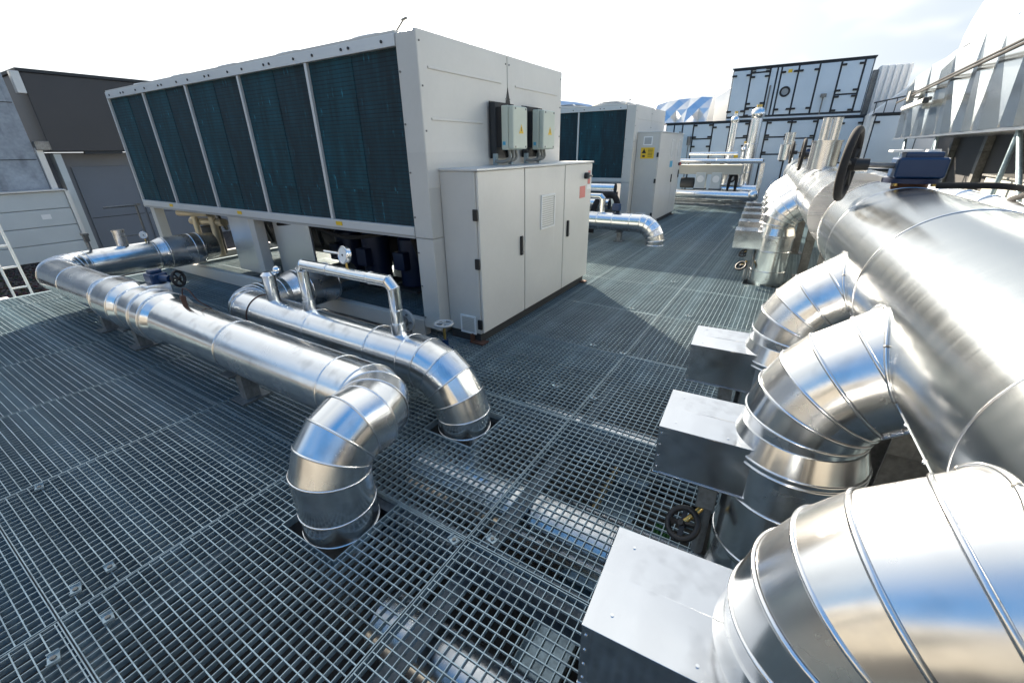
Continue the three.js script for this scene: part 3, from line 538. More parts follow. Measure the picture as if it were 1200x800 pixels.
// small valve with a grey handwheel beside the cabinet foot
{
  const t = thing('drain_valve', 'small brass valve with grey handwheel beside the cabinet corner', 'valve', [-2.19, 0, -2.44]);
  mesh('valve_body', [rod(V(-0.3, 0.10, 0), V(0.06, 0.10, 0), 0.03, 14), rod(V(0, 0.10, 0), V(0, 0.19, 0), 0.028, 12)], M.blue, t);
  mesh('spindle', [rod(V(0, 0.19, 0), V(0, 0.32, 0), 0.012, 10)], M.brass, t);
  wheel(t, V(0, 0.325, 0), Y, 0.07, 0.011, M.paintGrey);
  const f = thing('blind_flange', 'round grey flange leaning at the open chiller base', 'flange', [-2.78, 0, -2.6]);
  mesh('disc', [rod(V(0, 0.19, 0), V(0, 0.19, 0.03), 0.105, 26)], M.paintGrey, f); mesh('neck', [rod(V(0, 0.19, 0.03), V(0, 0.19, 0.06), 0.05, 18)], M.steel, f);
  for (let i = 0; i < 6; i++) { const a = i * 1.047; mesh('bolt', [rod(V(0.08 * Math.cos(a), 0.19 + 0.08 * Math.sin(a), 0.03), V(0.08 * Math.cos(a), 0.19 + 0.08 * Math.sin(a), 0.045), 0.011, 6)], M.steel, f); }
  mesh('foot', [box(0.06, 0.09, 0.05, 0, 0.047, 0.0)], M.dark, f);
}

// ---------------------------------------------------------------- header and risers on the right
const HU = 0.686, HY = 1.112, HR = 0.292;
function headerPipe(label, s0, s1, seams, endRing) {
  const t = thing('header_pipe', label, 'pipe', row(HU, 0, s0).toArray(), TH);
  const ss = [s0, ...seams, s1];
  clad(t, ss.map(s => V(0, HY, -(s - s0))), HR, { mat: M.header, bead: 0.0025, seg: 72 });
  mesh('end_plate', [rod(V(0, HY, -(s1 - s0)), V(0, HY, -(s1 - s0) - 0.012), HR + 0.004, 64)], M.aluB, t);
  mesh('end_plate', [rod(V(0, HY, 0.012), V(0, HY, 0), HR + 0.004, 64)], M.aluB, t);
  if (endRing) for (const s of endRing) mesh('jacket_band', [torus(HR + 0.002, 0.012, V(0, HY, -(s - s0)), Z, 60, 8)], M.aluB, t);
  return t;
}
const h1 = headerPipe('huge dull silver header pipe joined by three elbows', -1.3, 3.5, [-0.3, 0.92, 2.02, 2.97], null);
// lengthwise lap seam with rivets low on the near header
{
  const sd = V(Math.cos(3.75), Math.sin(3.75), 0);
  for (const [z0, z1] of [[-2.32, -1.22], [-3.32, -2.32], [-4.27, -3.32]]) {
    const g = box(0.0025, 0.022, z1 - z0 - 0.02); g.rotateZ(3.75); g.translate(sd.x * (HR + 0.0012), HY + sd.y * (HR + 0.0012), (z0 + z1) / 2); mesh('lap_seam', [g], M.header, h1);
    for (let z = z0 + 0.1; z < z1; z += 0.16) mesh('rivet', [new THREE.SphereGeometry(0.006, 8, 6).translate(sd.x * (HR + 0.003), HY + sd.y * (HR + 0.003), z)], M.bead, h1);
  }
}
headerPipe('far silver header pipe with a row of closely spaced elbows', 4.4, 11.2, [5.1, 5.7, 6.2, 7.6, 8.6, 9.6], [6.22]);
function riser(s, label, group) {
  const t = thing('riser_pipe', label, 'pipe', row(0.288, 0, s).toArray(), TH, group);
  const dx = HU - 0.288, dy = 0.034, c = V(0, 0.835, 0), out = V(0.788, 0.616, 0);
  // lower body, collar, elbow
  clad(t, [V(0, -0.55, 0), V(0, 0.17, 0), V(0, 0.42, 0), V(0, 0.59, 0)], 0.20, { bead: 0.005, seg: 48 });
  mesh('collar_cone', [rod(V(0, 0.585, 0), V(0, 0.62, 0), 0.212, 48), rod(V(0, 0.62, 0), V(0, 0.70, 0), 0.212, 48, 0.190)], M.aluC, t);
  const e = bend(c, Y, out, 0.27, 4), { segs, beads } = sleeves([V(0, 0.655, 0), ...e, e[3].clone().addScaledVector(out, 0.10), V(dx, HY + dy, 0).addScaledVector(out, -0.16)], 0.186, { seg: 56, bead: 0.0045 });
  segs.forEach((g, i) => mesh('elbow_sleeve', g, ALU[i % 5], t)); beads.forEach(g => mesh('joint_bead', g, M.bead, t));
  for (const y of [0.592, 0.617]) mesh('joint_bead', [torus(0.213, 0.005, V(0, y, 0), Y, 48, 6)], M.bead, t);
  // saddle ring where the elbow meets the header
  const sr = []; for (let i = 0; i < 40; i++) { const a = i / 40 * 6.283, q = V(-0.616 * Math.cos(a), 0.788 * Math.cos(a), Math.sin(a)).multiplyScalar(0.190); const wx = q.x, wy = q.y + dy, k = wx * out.x + wy * out.y, off = k + Math.sqrt(Math.max(0, k * k - wx * wx - wy * wy + (HR + 0.002) ** 2)); sr.push(V(dx, HY + dy, 0).add(q).addScaledVector(out, -off)); }
  mesh('saddle_ring', [new THREE.TubeGeometry(new THREE.CatmullRomCurve3(sr, true), 80, 0.006, 6, true).toNonIndexed()], M.bead, t);
  for (let i = 0; i < 40; i += 5) mesh('rivet', [new THREE.SphereGeometry(0.007, 8, 6).translate(sr[i].x, sr[i].y, sr[i].z)], M.steel, t);
  // riveted lap along the straight end of the elbow
  { const d0 = e[3], side = V(0.43, -0.55, 0.714).normalize(), p0 = d0.clone().addScaledVector(out, 0.012).addScaledVector(side, 0.1885), p1 = d0.clone().addScaledVector(out, 0.12).addScaledVector(side, 0.1885);
    mesh('lap_seam', [bar(p0, p1, 0.004, 0.02)], M.aluB, t); for (let k = 0; k < 3; k++) mesh('rivet', [new THREE.SphereGeometry(0.006, 8, 6).translate(...p0.clone().lerp(p1, 0.2 + k * 0.3).addScaledVector(side, 0.002).toArray())], M.bead, t); }
  // box jacket over the valve
  const bx = mesh('box_jacket', [box2(-0.45, -0.02, 0.44, 0.648, -0.147, 0.147, 0.003)], M.boxAlu, t);
  mesh('lid', [box2(-0.454, -0.08, 0.6485, 0.652, -0.151, 0.151, 0.001)], M.boxAlu, bx);
  mesh('jacket_flange', [box2(-0.454, -0.12, 0.436, 0.4395, -0.152, 0.152)], M.bead, bx);
  for (const [x, z] of [[-0.40, 0.1], [-0.40, -0.1], [-0.22, 0.12]]) mesh('rivet', [rod(V(x, 0.652, z), V(x, 0.6545, z), 0.004, 8)], M.bead, bx);
  for (const z of [-0.148, 0.148]) mesh('corner_fold', [box2(-0.4525, -0.432, 0.4396, 0.6484, z - 0.0022, z + 0.0022)], M.boxAlu, bx);
  for (let k = 0; k < 4; k++) mesh('rivet', [rod(V(-0.442, 0.465 + k * 0.052, 0.15), V(-0.442, 0.465 + k * 0.052, 0.1525), 0.004, 8)], M.bead, bx);
  // small valve below the box
  const v = mesh('valve_body', [box2(-0.28, -0.21, 0.27, 0.436, 0.02, 0.08, 0.006), rod(V(-0.24, 0.02, 0.05), V(-0.24, 0.28, 0.05), 0.024, 12)], M.galvDark, t);
  const wc = V(-0.31, 0.21, 0.13), ax = V(-0.45, 0.75, 0.55).normalize();
  mesh('spindle', [rod(V(-0.25, 0.26, 0.06), wc, 0.012, 8)], M.brass, v);
  wheel(t, wc, ax, 0.062, 0.013, M.black);
  return t;
}
const r0 = riser(RISERS[0], 'silver elbow riser whose box jacket top is the largest and whitest', 'box-jacketed risers feeding the near header');
const r1 = riser(RISERS[1], 'middle elbow riser of three on the near header, dark-sided box jacket above black handwheel', 'box-jacketed risers feeding the near header');
const r2 = riser(RISERS[2], 'elbow riser of the near header closest to the blue gearbox on its end', 'box-jacketed risers feeding the near header');
function copy(o, pos, label, group) { const c = o.clone(); c.name = numbered(o.name.replace(/_\d+$/, '')); c.userData = { ...o.userData }; c.position.copy(pos); scene.add(c); c.userData.label = label; if (group) c.userData.group = group; return c; }
FAR_RISERS.forEach((s, i) => copy(r2, row(0.288, 0, s), i ? 'elbow riser with box jacket, one of a packed row under the far header' : 'elbow riser fully seen at the front of the far header row', 'box-jacketed risers under the far header'));
// posts that carry the headers
for (const s of [0.3, 1.99, 2.95, 5.2, 6.75, 8.4, 10.2]) {
  const t = thing('header_post', s < 4 ? 'galvanised channel post standing behind the near risers under the header' : 'galvanised channel post standing under the far header', 'post', row(HU + 0.02, 0, s).toArray(), TH, s < 4 ? 'posts under the near header' : 'posts under the far header');
  const k = s < 4 ? 1.7 : 1, ht = HY - HR - 0.02;
  mesh('web', [box(0.008, ht, 0.12 * k, 0, ht / 2 + 0.006, 0)], M.steel, t); for (const z of [-0.06, 0.06]) mesh('flange', [box(0.09 * k, ht, 0.008, 0.0, ht / 2 + 0.006, z * k + Math.sign(z) * 0.0045)], M.steel, t);
  mesh('foot_plate', [box(0.2, 0.01, 0.2, 0, 0.007, 0)], M.steel, t); mesh('saddle', [box(0.3, 0.012, 0.12, 0, HY - HR - 0.01, 0)], M.steel, t);
}
// gear operators with handwheels on the headers
function operator(s, label, tilt) {
  const t = thing('valve_operator', label, 'valve', row(HU, HY + HR, s).toArray(), TH, 'gear operators on the headers');
  mesh('neck', [rod(V(0, -0.02, 0), V(0, 0.02, 0), 0.075, 24)], M.rust, t);
  mesh('mounting_disc', [rod(V(0, 0.018, 0), V(0, 0.04, 0), 0.12, 32)], M.blueDark, t);
  mesh('gearbox', [box(0.20, 0.10, 0.17, 0.01, 0.09, 0, 0.012), box(0.15, 0.03, 0.13, 0.01, 0.15, 0, 0.008)], M.blue, t);
  mesh('position_plate', [box(0.12, 0.012, 0.1, -0.06, 0.17, 0, 0.003), rod(V(0.05, 0.16, 0), V(0.05, 0.176, 0), 0.03, 16)], M.white, t);
  mesh('shaft', [rod(V(-0.09, 0.10, 0.02), V(-0.30, 0.105, 0.02), 0.014, 12)], M.steel, t);
  mesh('shaft_bearing', [rod(V(-0.26, 0.104, 0.02), V(-0.20, 0.103, 0.02), 0.032, 16)], M.black, t);
  wheel(t, V(-0.285, 0.105, 0.02), V(1, -0.02, tilt), 0.17, 0.02, M.rubber, 'handwheel', 5);
  for (const [x, z] of [[-0.07, 0.07], [0.08, 0.07], [0.08, -0.07]]) mesh('bolt', [rod(V(x, 0.005, z), V(x, 0.02, z), 0.012, 6)], M.brass, t);
}
operator(3.08, 'blue gear operator with tall black handwheel on the huge near header', 0.26);
operator(7.0, 'blue gear operator with black handwheel on the far header', 0.0);
operator(9.9, 'small blue gear operator at the far end of the far header', 0.0);
// capped insulated vessels on the far header
for (const [s, u, k, lab] of [[6.0, HU - 0.14, 1, 'large silver two-step drum with twin tubes standing on the far header'], [10.3, HU - 0.35, 0.95, 'smaller silver two-step drum with twin tubes towards the panelled unit']]) {
  const t = thing('insulated_drum', lab, 'drum', row(u, HY + HR - 0.03, s).toArray(), TH);
  mesh('drum_body', [rod(V(0, 0, 0), V(0, 0.27 * k, 0), 0.135 * k, 28)], M.aluS, t); mesh('drum_lid', [rod(V(0, 0.27 * k, 0), V(0, 0.285 * k, 0), 0.145 * k, 28)], M.bead, t);
  for (const x of [-0.045, 0.045]) { mesh('upper_tube', [rod(V(x * k, 0.285 * k, 0), V(x * k, 0.49 * k, 0), 0.042 * k, 20)], M.aluS, t); mesh('tube_cap', [rod(V(x * k, 0.49 * k, 0), V(x * k, 0.50 * k, 0), 0.046 * k, 20)], M.bead, t); }
}
// second, thinner header behind the big one
{
  const t = thing('insulated_pipe', 'thin silver clad pipe with raised bands running behind the huge header', 'pipe', row(1.13, 0, 0.5).toArray(), TH);
  clad(t, [0, 1.1, 2.0, 2.9, 3.25, 3.6, 4.6, 6.4].map(s => V(0, 1.27, -s)), 0.07, { bead: 0.008, seg: 32 });
  for (const s of [1.5, 4.2]) mesh('pipe_support', [box(0.06, 1.19, 0.06, 0, 0.6, -s), box(0.18, 0.012, 0.18, 0, 0.008, -s)], M.galvDark, t);
  mesh('hose', [tube([V(-0.38, 1.42, -2.4), V(-0.2, 1.43, -2.3), V(-0.04, 1.40, -2.45), V(0.0, 1.34, -2.7)], 0.014, 24, 8)], M.rubber, t);
}

// ---------------------------------------------------------------- pipe in front of the further chiller
{
  const b = [-3.0, 0, -8.05], P = local(b), y = 0.36, r = 0.165;
  const t = thing('insulated_pipe', 'silver clad pipe bending down before the further chiller', 'pipe', b);
  clad(t, [P(-5.2, y, -8.05), P(-3.7, y, -8.05), P(-3.05, y, -8.05), P(-2.75, y, -8.05), P(-2.42, y, -8.05), ...bend(P(-1.95, y, -8.05), X, NY, 0.33, 6), P(-1.95, 0.0, -8.05), P(-1.95, -0.4, -8.05)], r, { bead: 0.009, seg: 36, mat: M.aluS });
  const { segs } = sleeves([P(-4.6, y + r - 0.03, -8.05), ...bend(P(-4.6, 0.80, -8.05), Y, X, 0.06, 2), ...bend(P(-3.0, 0.80, -8.05), X, NY, 0.08, 2), P(-3.0, y + r - 0.03, -8.05)], 0.055, { seg: 20 });
  mesh('bypass_pipe', segs, M.aluC, t); pipeShoe(t, -3.4 - b[0], 0, y - r); pipeShoe(t, -2.62 - b[0], 0, y - r);
  mesh('valve_actuator', [box(0.14, 0.12, 0.12, -2.72 - b[0], y + 0.26, 0, 0.012)], M.blue, t);
  for (const [z, yy, lab] of [[-9.05, 0.55, 'silver pipe passing below the coils of the further chiller, lower of two'], [-9.35, 0.84, 'silver pipe passing below the coils of the further chiller, upper of two']]) {
    const q = thing('insulated_pipe', lab, 'pipe', [-5, 0, z]); clad(q, [V(-2, yy, 0), V(0, yy, 0), V(1.0, yy, 0), V(1.78, yy, 0)], 0.11, { seg: 28, mat: M.aluS }); for (const x of [-1, 1.5]) mesh('pipe_support', [box(0.06, yy - 0.12, 0.06, x, (yy - 0.12) / 2 + 0.004, 0)], M.galvDark, q);
  }
  const h = thing('black_hose', 'thick black hose arched between the pipes by the further chiller', 'hose', [-3.2, 0, -8.75]);
  mesh('hose', [tube([V(-0.2, 0.02, 0.2), V(-0.2, 0.5, 0.1), V(-0.1, 0.72, 0), V(0.15, 0.76, 0), V(0.25, 0.6, 0), V(0.22, 0.1, 0.1)], 0.06, 32, 10)], M.rubber, h);
}
// ---------------------------------------------------------------- pump skid at the end of the walkway
{
  const t = thing('pump_skid', 'low frame of silver pipes with two grey pumps at the walkway end', 'pump skid', [-1.9, 0, -13.4]);
  clad(t, [V(-1.2, 0.42, 0), V(-0.4, 0.42, 0), V(0.5, 0.42, 0), V(0.95, 0.42, 0)], 0.13, { seg: 32, mat: M.aluS });
  clad(t, [V(0.1, 0.55, -0.5), V(0.7, 0.55, -0.5), V(1.1, 0.55, -0.5)], 0.12, { seg: 28, mat: M.aluS });
  mesh('elbow_ball', [new THREE.SphereGeometry(0.15, 24, 16).translate(1.02, 0.44, 0)], M.aluC, t);
  clad(t, [V(-1.15, 1.28, -0.1), V(0, 1.28, -0.1), V(1.1, 1.28, -0.1)], 0.06, { seg: 20, mat: M.aluS });
  clad(t, [V(-0.8, 1.46, -0.5), V(0.45, 1.46, -0.5)], 0.04, { seg: 16, mat: M.aluS });
  for (const [x, z] of [[-1.2, -0.1], [-1.2, -0.8], [1.1, -0.1], [1.1, -0.8]]) mesh('frame_post', [box(0.06, 1.22, 0.06, x, 0.612, z)], M.alu, t);
  mesh('frame_beam', [box(2.4, 0.06, 0.06, -0.05, 0.16, 0.05), box(2.4, 0.06, 0.06, -0.05, 0.16, -0.8)], M.galvDark, t);
  mesh('drip_tray', [box(1.65, 0.24, 0.5, -0.18, 1.06, -0.45, 0.01)], M.beige, t);
  for (const x of [-0.35, 0.05]) { const p = mesh('pump', [box(0.26, 0.46, 0.24, x, 0.76, -0.3, 0.02)], M.panelPale, t); mesh('pump_cover', [rod(V(x, 0.82, -0.18), V(x, 0.82, -0.16), 0.09, 18)], M.white, p); mesh('pump_flange', [box(0.3, 0.04, 0.3, x, 0.55, -0.3)], M.dark, p); }
  mesh('motor', [rod(V(-0.9, 0.7, -0.4), V(-0.55, 0.7, -0.4), 0.14, 18)], M.dark, t);
  mesh('hose', [tube([V(0.35, 0.5, -0.4), V(0.4, 0.9, -0.4), V(0.5, 0.95, -0.4), V(0.55, 0.4, -0.4)], 0.04, 20, 8)], M.rubber, t);
  const col = (x, z, h, r, lab) => {
    const c = thing('vertical_insulated_pipe', lab, 'pipe', [x, 0, z]);
    clad(c, [V(0, 0.1, 0), V(0, h * 0.4, 0), V(0, h * 0.7, 0), V(0, h, 0)], r, { seg: 28, mat: M.aluS });
    mesh('top_elbow', [new THREE.SphereGeometry(r * 1.25, 20, 14).translate(0, h, 0), rod(V(0, h, 0), V(0, h + 0.16, 0), r * 0.6, 16)], M.aluC, c); mesh('cap', [rod(V(0, h + 0.16, 0), V(0, h + 0.22, 0), r * 0.5, 14)], M.brass, c); mesh('foot', [box(r * 3, 0.1, r * 3, 0, 0.053, 0)], M.galvDark, c);
  };
  col(-1.75, -14.6, 2.3, 0.09, 'slimmer upright silver pipe behind the pump skid');
  col(-1.2, -14.5, 2.42, 0.14, 'thicker upright silver pipe with a round top elbow behind the pump skid');
  col(-1.42, -14.9, 1.55, 0.07, 'short upright silver pipe between the two tall ones behind the pump skid');
}
// ---------------------------------------------------------------- panelled air handling units
function ahu(name, label, x0, x1, y0, y1, z, D, cols, extra) {
  const t = thing(name, label, 'air handler', [(x0 + x1) / 2, y0, z]), W = x1 - x0, Hh = y1 - y0, o = -W / 2;
  mesh('dark_frame', [box2(o, o + W, 0, Hh, -D, -0.02, 0.005)], M.ahuFrame, t);
  mesh('side_panel', [box2(o - 0.012, o - 0.001, 0.03, Hh - 0.03, -D + 0.03, -0.05)], M.white, t);
  mesh('side_panel', [box2(o + W + 0.001, o + W + 0.012, 0.03, Hh - 0.03, -D + 0.03, -0.05)], M.ahu, t);
  mesh('roof_sheet', [box2(o - 0.03, o + W + 0.03, Hh + 0.001, Hh + 0.025, -D, 0.03)], M.ahuFrame, t);
  cols.forEach(([f0, f1, splits, hinge]) => {
    const a = o + f0 * W + 0.022, b = o + f1 * W - 0.022, ys = [0.03, ...splits.map(v => v * Hh), Hh - 0.03];
    for (let i = 0; i < ys.length - 1; i++) {
      const p = mesh('panel', [box2(a, b, ys[i] + 0.02, ys[i + 1] - 0.02, -0.019, 0.012, 0.006)], M.ahu, t);
      if (hinge) for (const q of [0.12, 0.88]) for (const e of [a, b]) mesh('latch', [box(0.13, 0.05, 0.04, e + (e === a ? 0.03 : -0.03), ys[i] + (ys[i + 1] - ys[i]) * q, 0.032, 0.008)], M.black, p);
    }
  });
  return t;
}
{
  const up = ahu('air_handling_unit', 'upper pale panelled air handler with black seams stacked on another', -2.19, 1.13, 2.42, 3.70, -16.0, 3.2, [[0, 0.145, [], 1], [0.145, 0.29, [0.2, 0.9], 1], [0.29, 0.345, [], 0], [0.345, 0.375, [], 0], [0.375, 0.5, [], 1], [0.5, 0.645, [], 1], [0.645, 0.79, [], 0], [0.79, 0.94, [0.36], 1], [0.94, 1, [], 0]]);
  const port = (t, x, y) => { const p = mesh('porthole', [torus(0.11, 0.025, V(x, y, 0.02), Z, 26, 8)], M.black, t); mesh('pane', [rod(V(x, y, 0.013), V(x, y, 0.022), 0.105, 24)], M.glass, p); };
  port(up, -0.23, 0.62); mesh('yellow_tag', [box(0.10, 0.08, 0.004, -0.2, 1.12, 0.016)], M.yellow, up);
  mesh('base_channel', [box2(-1.66, 1.66, -0.05, -0.004, -3.0, -0.004)], M.ahu, up);
  const pi = mesh('drain_pipe', [rod(V(-0.62, 0, 0.06), V(-0.62, 0.8, 0.06), 0.02, 10), rod(V(0.72, 0, 0.06), V(0.72, 0.42, 0.06), 0.016, 10), rod(V(0.72, 0.42, 0.06), V(0.72, 0.5, 0.06), 0.07, 12)], M.steel, up);
  const low = ahu('air_handling_unit', 'lower pale panelled air handler behind the pump skid', -3.95, 1.25, 0, 2.34, -16.0, 3.4, [[0, 0.05, [], 0], [0.05, 0.10, [], 0], [0.10, 0.165, [], 0], [0.165, 0.275, [0.8], 1], [0.275, 0.37, [0.55], 1], [0.37, 0.47, [0.8], 1], [0.47, 0.52, [], 0], [0.52, 0.56, [], 0], [0.56, 0.68, [0.6, 0.8], 1], [0.68, 0.80, [0.78], 1], [0.80, 0.9, [], 0], [0.9, 1, [0.5], 1]]);
  port(low, -0.39, 0.72); mesh('yellow_tag', [box(0.12, 0.09, 0.004, -0.37, 1.36, 0.016)], M.yellow, low);
  mesh('conduit', [tube([V(-2.2, 0.5, 0.1), V(-2.15, 1.3, 0.1), V(-2.18, 1.5, 0.12), V(-2.12, 2.1, 0.1)], 0.03, 20, 8), rod(V(-1.82, 0.3, 0.08), V(-1.82, 1.7, 0.08), 0.014, 8), rod(V(-1.82, 1.7, 0.08), V(-1.82, 1.95, 0.08), 0.06, 12)], M.steel, low);
  const sm = ahu('air_handling_unit', 'small dark-trimmed panelled box to the right of the stacked air handlers', 1.35, 2.25, 1.02, 2.3, -14.6, 1.6, [[0, 1, [], 1]]);
  mesh('support_leg', [box2(-0.42, -0.34, -1.02, 0, -0.12, -0.04), box2(0.34, 0.42, -1.02, 0, -0.12, -0.04), box2(-0.42, -0.34, -1.02, 0, -1.5, -1.42), box2(0.34, 0.42, -1.02, 0, -1.5, -1.42)], M.ahuFrame, sm);
  // guard rail on the small box
  const g = thing('guard_rail', 'dark guard rail on top of the small panelled box', 'rail', [1.8, 2.33, -14.7]);
  mesh('top_rail', [bar(V(-0.55, 0.22, 0), V(0.5, 0.42, 0), 0.03, 0.03)], M.dark, g); for (let i = 0; i < 6; i++) mesh('baluster', [bar(V(-0.5 + i * 0.19, 0, 0), V(-0.5 + i * 0.19, 0.23 + i * 0.036, 0), 0.018, 0.018)], M.dark, g);
  // vent hood behind the upper unit
  const v = thing('vent_hood', 'pale corrugated vent hood behind the upper air handler', 'vent', [1.62, 2.3, -16.8]);
  mesh('hood', [box2(-0.28, 0.42, 0, 1.28, -0.9, 0, 0.02)], M.white, v); for (let i = 0; i < 5; i++) mesh('rib', [box2(-0.24 + i * 0.145, -0.19 + i * 0.145, 0.02, 1.26, 0.001, 0.05, 0.01)], M.white, v); mesh('bracket_plate', [box2(-0.40, -0.281, 0.1, 1.2, -0.5, -0.1)], M.steel, v);
}
// faceted, foil clad ducts: a loft between profiles with creased flats
function crumple(name, label, secs, mat, pos, seed) {   // secs: list of closed profiles (arrays of V), joined by creased triangles
  const t = thing(name, label, 'duct', pos), r = rng(seed);
  for (let i = 0; i < secs.length - 1; i++) {
    const A = secs[i], B = secs[i + 1], n = A.length, tri = [];
    for (let k = 0; k < n; k++) { const a = A[k], b = A[(k + 1) % n], c = B[(k + 1) % n], d = B[k]; const m = a.clone().add(b).add(c).add(d).multiplyScalar(0.25).add(V((r() - 0.5) * 0.03, (r() - 0.5) * 0.03, (r() - 0.5) * 0.03)); for (const [p, q] of [[a, b], [b, c], [c, d], [d, a]]) tri.push(p, q, m); }
    const g = new THREE.BufferGeometry().setFromPoints(tri); g.computeVertexNormals(); g.setAttribute('uv', new THREE.Float32BufferAttribute(new Float32Array(tri.length * 2), 2));
    mesh('duct_section', uvMetres(g), mat, t);
  }
  for (const [S, f] of [[secs[0], 1], [secs[secs.length - 1], -1]]) { const c = S.reduce((s, v) => s.add(v), V(0, 0, 0)).multiplyScalar(1 / S.length), tri = []; for (let k = 0; k < S.length; k++) tri.push(S[k], S[(k + 1) % S.length], c); const g = new THREE.BufferGeometry().setFromPoints(tri); g.computeVertexNormals(); mesh('end_face', uvMetres(g), mat, t); }
  return t;
}
{
  const prof = (x, h, w, wb = w) => [V(x, 0, wb), V(x, h * 0.5, (w + wb) / 2), V(x, h * 0.9, w * 0.72), V(x, h, 0), V(x, h * 0.9, -w * 0.7), V(x, 0, -w)];
  crumple('foil_clad_duct', 'crumpled silver foil duct on the roof of the lower air handler', [prof(-1.3, 0.40, 0.4), prof(-1.1, 0.66, 0.45), prof(-0.75, 0.76, 0.40, 0.75), prof(-0.4, 0.79, 0.55, 0.5), prof(-0.05, 0.81, 0.38, 0.85), prof(0.3, 0.83, 0.55, 0.5), prof(0.62, 0.80, 0.40, 0.8)], M.aluT, [-3.4, 2.37, -17.0], 3);
  crumple('foil_clad_duct', 'white silver sloping duct behind the crumpled foil duct', [prof(-1.4, 0.4, 0.6), prof(-0.2, 1.0, 0.65), prof(0.6, 1.55, 0.7), prof(1.4, 1.6, 0.7)], M.white, [-2.6, 2.37, -18.6], 5);
  crumple('foil_clad_duct', 'dull silver duct rising behind the further chiller', [prof(-3, 1.25, 0.6), prof(0.2, 0.80, 0.6), prof(1.9, 0.42, 0.6)], M.aluT, [-7.0, 2.35, -15.4], 7);
}
